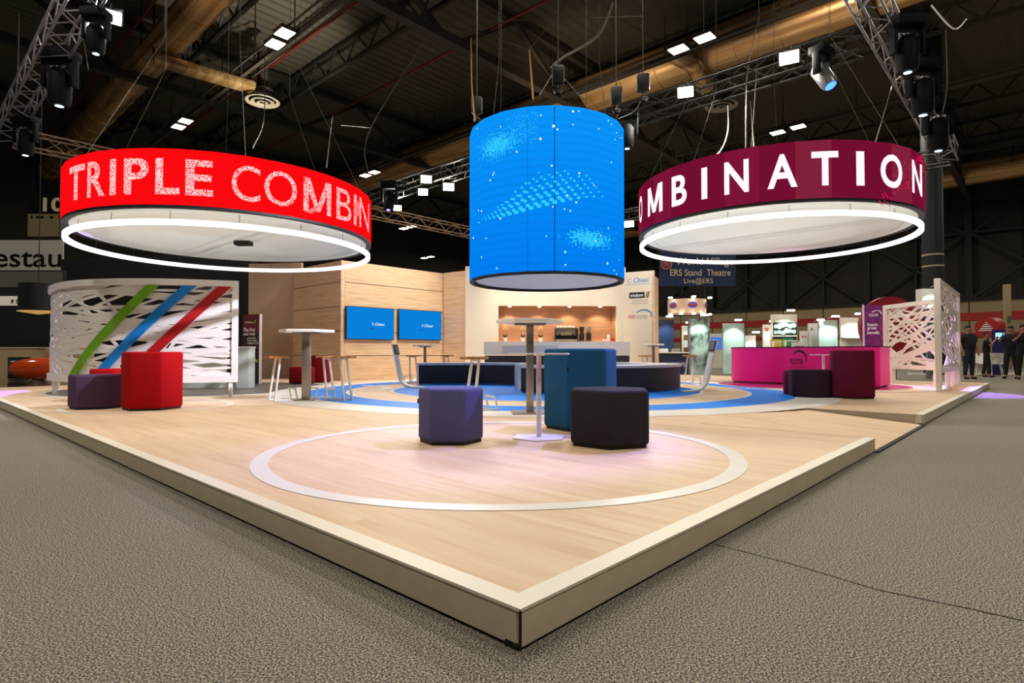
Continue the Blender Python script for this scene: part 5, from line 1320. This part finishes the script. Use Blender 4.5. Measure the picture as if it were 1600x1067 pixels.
# black cabinet wall with white strip
t = thing('black_wall', 'black wall panel above the cream counter at far left', 'wall', (at(-60, 500, 18.6).x, 18.6, 0)); W = at(96, 500, 18.6).x-at(-60, 500, 18.6).x; MB().box((W/2, .1, 1.75), (W, .2, 3.5)).build('panel', M_black, t)
MB().box((W*.42, -.01, at(0, 470, 18.6).z), (W*.75, .02, .3)).build('white_strip', mat('strip_lit', 'c8bfae', .6, emit='c8bfae', es=.4), t)
MB().box((W/2, -.01, 3.2), (W, .02, .5)).build('grey_band', mat('grey_band', '5c5850', .6), t)
s = MB(); z_ = at(0, 471, 18.6).z; s.add([(W*.50, -.03, z_+.05), (W*.53, -.03, z_+.06), (W*.515, -.03, z_-.06), (W*.50, -.03, z_-.06)], [(0, 1, 2, 3)]); text_mb(s, 'E', W*.55, W*.575, z_-.07, z_+.07, -.03, .02); s.build('dark_logo', M_black, t)
# pendant shade
p = at(60, 468, 16.4); t = thing('pendant_lamp', 'wide black pendant shade with warm underside at far left', 'pendant lamp', (p.x, 16.4, at(0, 487, 16.4).z)); r_ = .45
MB().lathe([(0, .02), (r_, .0), (r_, .78), (0, .78)], 40).build('shade', M_black, t, smooth=True); MB().lathe([(0, -.08), (r_*.8, -.02), (r_*1.05, .0), (r_*1.02, .015), (0, .015)], 40).build('diffuser', mat('warm_diff', 'c89858', .6, emit='c89858', es=.7), t, smooth=True)
MB().tube([(0, 0, .78), (0, 0, RZ-t.location.z)], .012, 6).build('cable', M_black, t)
# orange pod seat
p = gp(62, 596, .05); t = thing('orange_pod_chair', 'glossy orange pod shaped chair left of the lattice screen', 'chair', (at(58, 570, 14.8).x-.25, 14.8, .05), .1)
s = MB(); prof = [(0, -.62), (.13, -.60), (.19, -.52), (.25, -.3), (.28, 0), (.27, .3), (.2, .55), (0, .62)]; s.lathe(prof, 28); o = s.build('shell', mat('orange_gloss', 'd8501c', .15, coat=.5), t, smooth=True); o.rotation_euler = (0, PI/2, 0); o.location = (.25, 0, .4)
s = MB().box((.45, .2, .72), (.35, .06, .4)); s.build('backrest', mat('tan_leather', 'b09068', .5), t, bevel=.03); s = MB().tube([(.25, 0, 0), (.25, 0, .2)], [.25, .05], 20); s.build('foot', M_steel, t, smooth=True)

# ================================================================== PEOPLE
def skin_mesh(name, verts, edges, radii, m, parent, root=0, sub=2):
    me = bpy.data.meshes.new(name); bm = bmesh.new(); lay = bm.verts.layers.skin.verify(); bv = []
    for i, v in enumerate(verts):
        b_ = bm.verts.new(v); bv.append(b_); r = radii[i]; b_[lay].radius = r if isinstance(r, tuple) else (r, r); b_[lay].use_root = (i == root)
    for a, b in edges: bm.edges.new((bv[a], bv[b]))
    bm.to_mesh(me); bm.free(); me.materials.append(m)
    o = bpy.data.objects.new(name, me); C.objects.link(o); o.parent = parent
    md = o.modifiers.new('skin', 'SKIN'); md.use_smooth_shade = True; md.branch_smoothing = .4
    md = o.modifiers.new('sub', 'SUBSURF'); md.levels = sub; md.render_levels = sub
    return o
def person(px, D, h, rz, label, arms, shirt, pants, bulk=1.0, hair=True, stance=.1, legf=0):
    """arms: for (left, right) lists of elbow, wrist positions, facing -y"""
    p = at(px, 590, D); t = thing('person', label, 'person', (p.x, D, 0), rz); k = h/1.75; t.scale = (k, k, k)
    B = bulk
    V = [(0, 0, .95), (0, 0, 1.15), (0, 0, 1.38), (0, .01, 1.5), (0, -.01, 1.60), (0, -.015, 1.70)]
    Rr = [(.11*B, .085*B), (.115*B, .085*B), (.13*B, .085*B), .055, .085, .07]; E = [(0, 1), (1, 2), (2, 3), (3, 4), (4, 5)]
    def chain(start, pts, rs):
        prev = start
        for q, r in zip(pts, rs): V.append(q); Rr.append(r); E.append((prev, len(V)-1)); prev = len(V)-1
        return prev
    for sg, (el, wr) in zip((-1, 1), arms):
        e = chain(2, [(sg*.19*B, 0, 1.40), el, wr], [.055*B, .042, .03])
        w_ = Vector(wr); dv = (w_-Vector(el)).normalized(); sd = Vector((sg, 0, 0)); sd = (sd-dv*sd.dot(dv)).normalized(); up_ = dv.cross(sd)
        pm = w_+dv*.05; pi = chain(e, [tuple(pm)], [(.032, .018)])
        for f in range(4):
            o_ = up_*(f-1.5)*.02; L_ = (.075, .088, .082, .064)[f]; c_ = -sg*sd*.02
            chain(pi, [tuple(pm+dv*.04+o_), tuple(pm+dv*(.04+L_*.55)+o_+c_*.6), tuple(pm+dv*(.04+L_*.85)+o_+c_*2)], [.0095, .009, .007])
        chain(e, [tuple(w_+dv*.03-up_*.035), tuple(w_+dv*.07-up_*.05)], [.010, .008])
    for sg in (-1, 1):
        chain(0, [(sg*.09, 0, .88), (sg*(stance+.01), -.01+legf*sg*.05, .5), (sg*(stance+.02), .02+legf*sg*.1, .09), (sg*(stance+.03), -.10+legf*sg*.1, .04)], [.095*B, .062, .045, .035])
    skin_mesh('body', V, E, Rr, M_skin, t)
    # shirt
    V2 = [(0, 0, .84), (0, 0, 1.15), (0, 0, 1.38), (0, .01, 1.50)]; R2 = [(.19*B, .15*B), (.19*B, .15*B), (.19*B, .14*B), .085]; E2 = [(0, 1), (1, 2), (2, 3)]
    for sg, (el, wr) in zip((-1, 1), arms):
        n_ = len(V2); V2 += [(sg*.19*B, 0, 1.40), tuple(Vector((sg*.19*B, 0, 1.4)).lerp(Vector(el), .85))]; R2 += [.092*B, .062]; E2 += [(2, n_), (n_, n_+1)]
    skin_mesh('shirt', V2, E2, R2, shirt, t)
    V3 = [(0, 0, 1.0), (0, 0, 1.12)]; R3 = [(.165*B, .13*B), (.15*B, .115*B)]; E3 = [(0, 1)]
    for sg in (-1, 1):
        n_ = len(V3); V3 += [(sg*.09, 0, .86), (sg*(stance+.01), -.01+legf*sg*.05, .5), (sg*(stance+.02), .02+legf*sg*.1, .1)]; R3 += [.11*B, .078, .06]; E3 += [(0, n_), (n_, n_+1), (n_+1, n_+2)]
    skin_mesh('trousers', V3, E3, R3, pants, t)
    for sg in (-1, 1):
        y = legf*sg*.1; skin_mesh('shoe', [(sg*(stance+.02), .04+y, .045), (sg*(stance+.025), -.06+y, .045), (sg*(stance+.03), -.15+y, .035)], [(0, 1), (1, 2)], [.048, .045, .035], M_black, t)
    if hair:
        s = MB(); n = 14
        vs = []; 
        for i in range(8):
            th_ = i/7*1.75
            for j in range(n): a = 2*PI*j/n; vs.append((.094*math.sin(th_)*math.cos(a), .012+.108*math.sin(th_)*math.sin(a)*(1 if math.sin(a) > 0 else .82), 1.665+.105*math.cos(th_)))
        fs = [(i*n+j, i*n+(j+1) % n, (i+1)*n+(j+1) % n, (i+1)*n+j) for i in range(7) for j in range(n) if not (i > 4 and math.sin(2*PI*(j+.5)/n) < -.1)]
        s.add(vs, fs); s.build('hair', M_hair, t, smooth=True)
    # face: nose, eyes, brow, ears
    s = MB(); s.add([(-.014, -.092, 1.625), (.014, -.092, 1.625), (0, -.118, 1.63), (0, -.092, 1.67)], [(0, 1, 2), (0, 2, 3), (2, 1, 3)]); s.build('nose', M_skin, t)
    s = MB()
    for sg in (-1, 1): s.lathe([(0, .01), (.012, .004), (.012, -.004), (0, -.01)], 8, c=(sg*.032, -.09, 1.668))
    s.box((0, -.094, 1.60), (.045, .006, .008)); s.build('eyes_and_mouth', M_hair, t)
    s = MB()
    for sg in (-1, 1): s.tube([(sg*.086, 0, 1.62), (sg*.096, .01, 1.66), (sg*.086, .01, 1.685)], [.01, .014, .008], 8)
    s.build('ears', M_skin, t)
    return t
down = (((-.24, .02, 1.14), (-.22, -.06, .92)), ((.24, .02, 1.14), (.22, -.06, .92)))
person(1514, 19.0, 1.74, .15, 'stocky bearded man in black shirt and jeans standing by the aisle', (((-.27, .03, 1.14), (-.26, -.04, .91)), ((.27, .03, 1.14), (.27, -.08, .90))), M_dkcloth, M_navycloth, 1.25, True, .11)
raise_ = (((-.25, -.12, 1.22), (-.08, -.28, 1.45)), ((.25, -.12, 1.22), (.09, -.28, 1.47)))
person(1542, 20.5, 1.58, .9, 'person in black raising a camera behind the white chairs', raise_, M_dkcloth, M_dkcloth, 1.0, True, .1, 1)
person(1580, 19.2, 1.74, -1.1, 'person in black leaning to film near the right edge', (((-.25, -.12, 1.22), (-.10, -.30, 1.40)), ((.26, .02, 1.15), (.24, -.08, .94))), M_dkcloth, M_dkcloth, 1.05, True, .1, 1)
person(1600, 18.6, 1.76, -.6, 'person cut by the right edge of the picture holding up a phone', raise_, M_dkcloth, M_dkcloth, 1.1, True, .1)
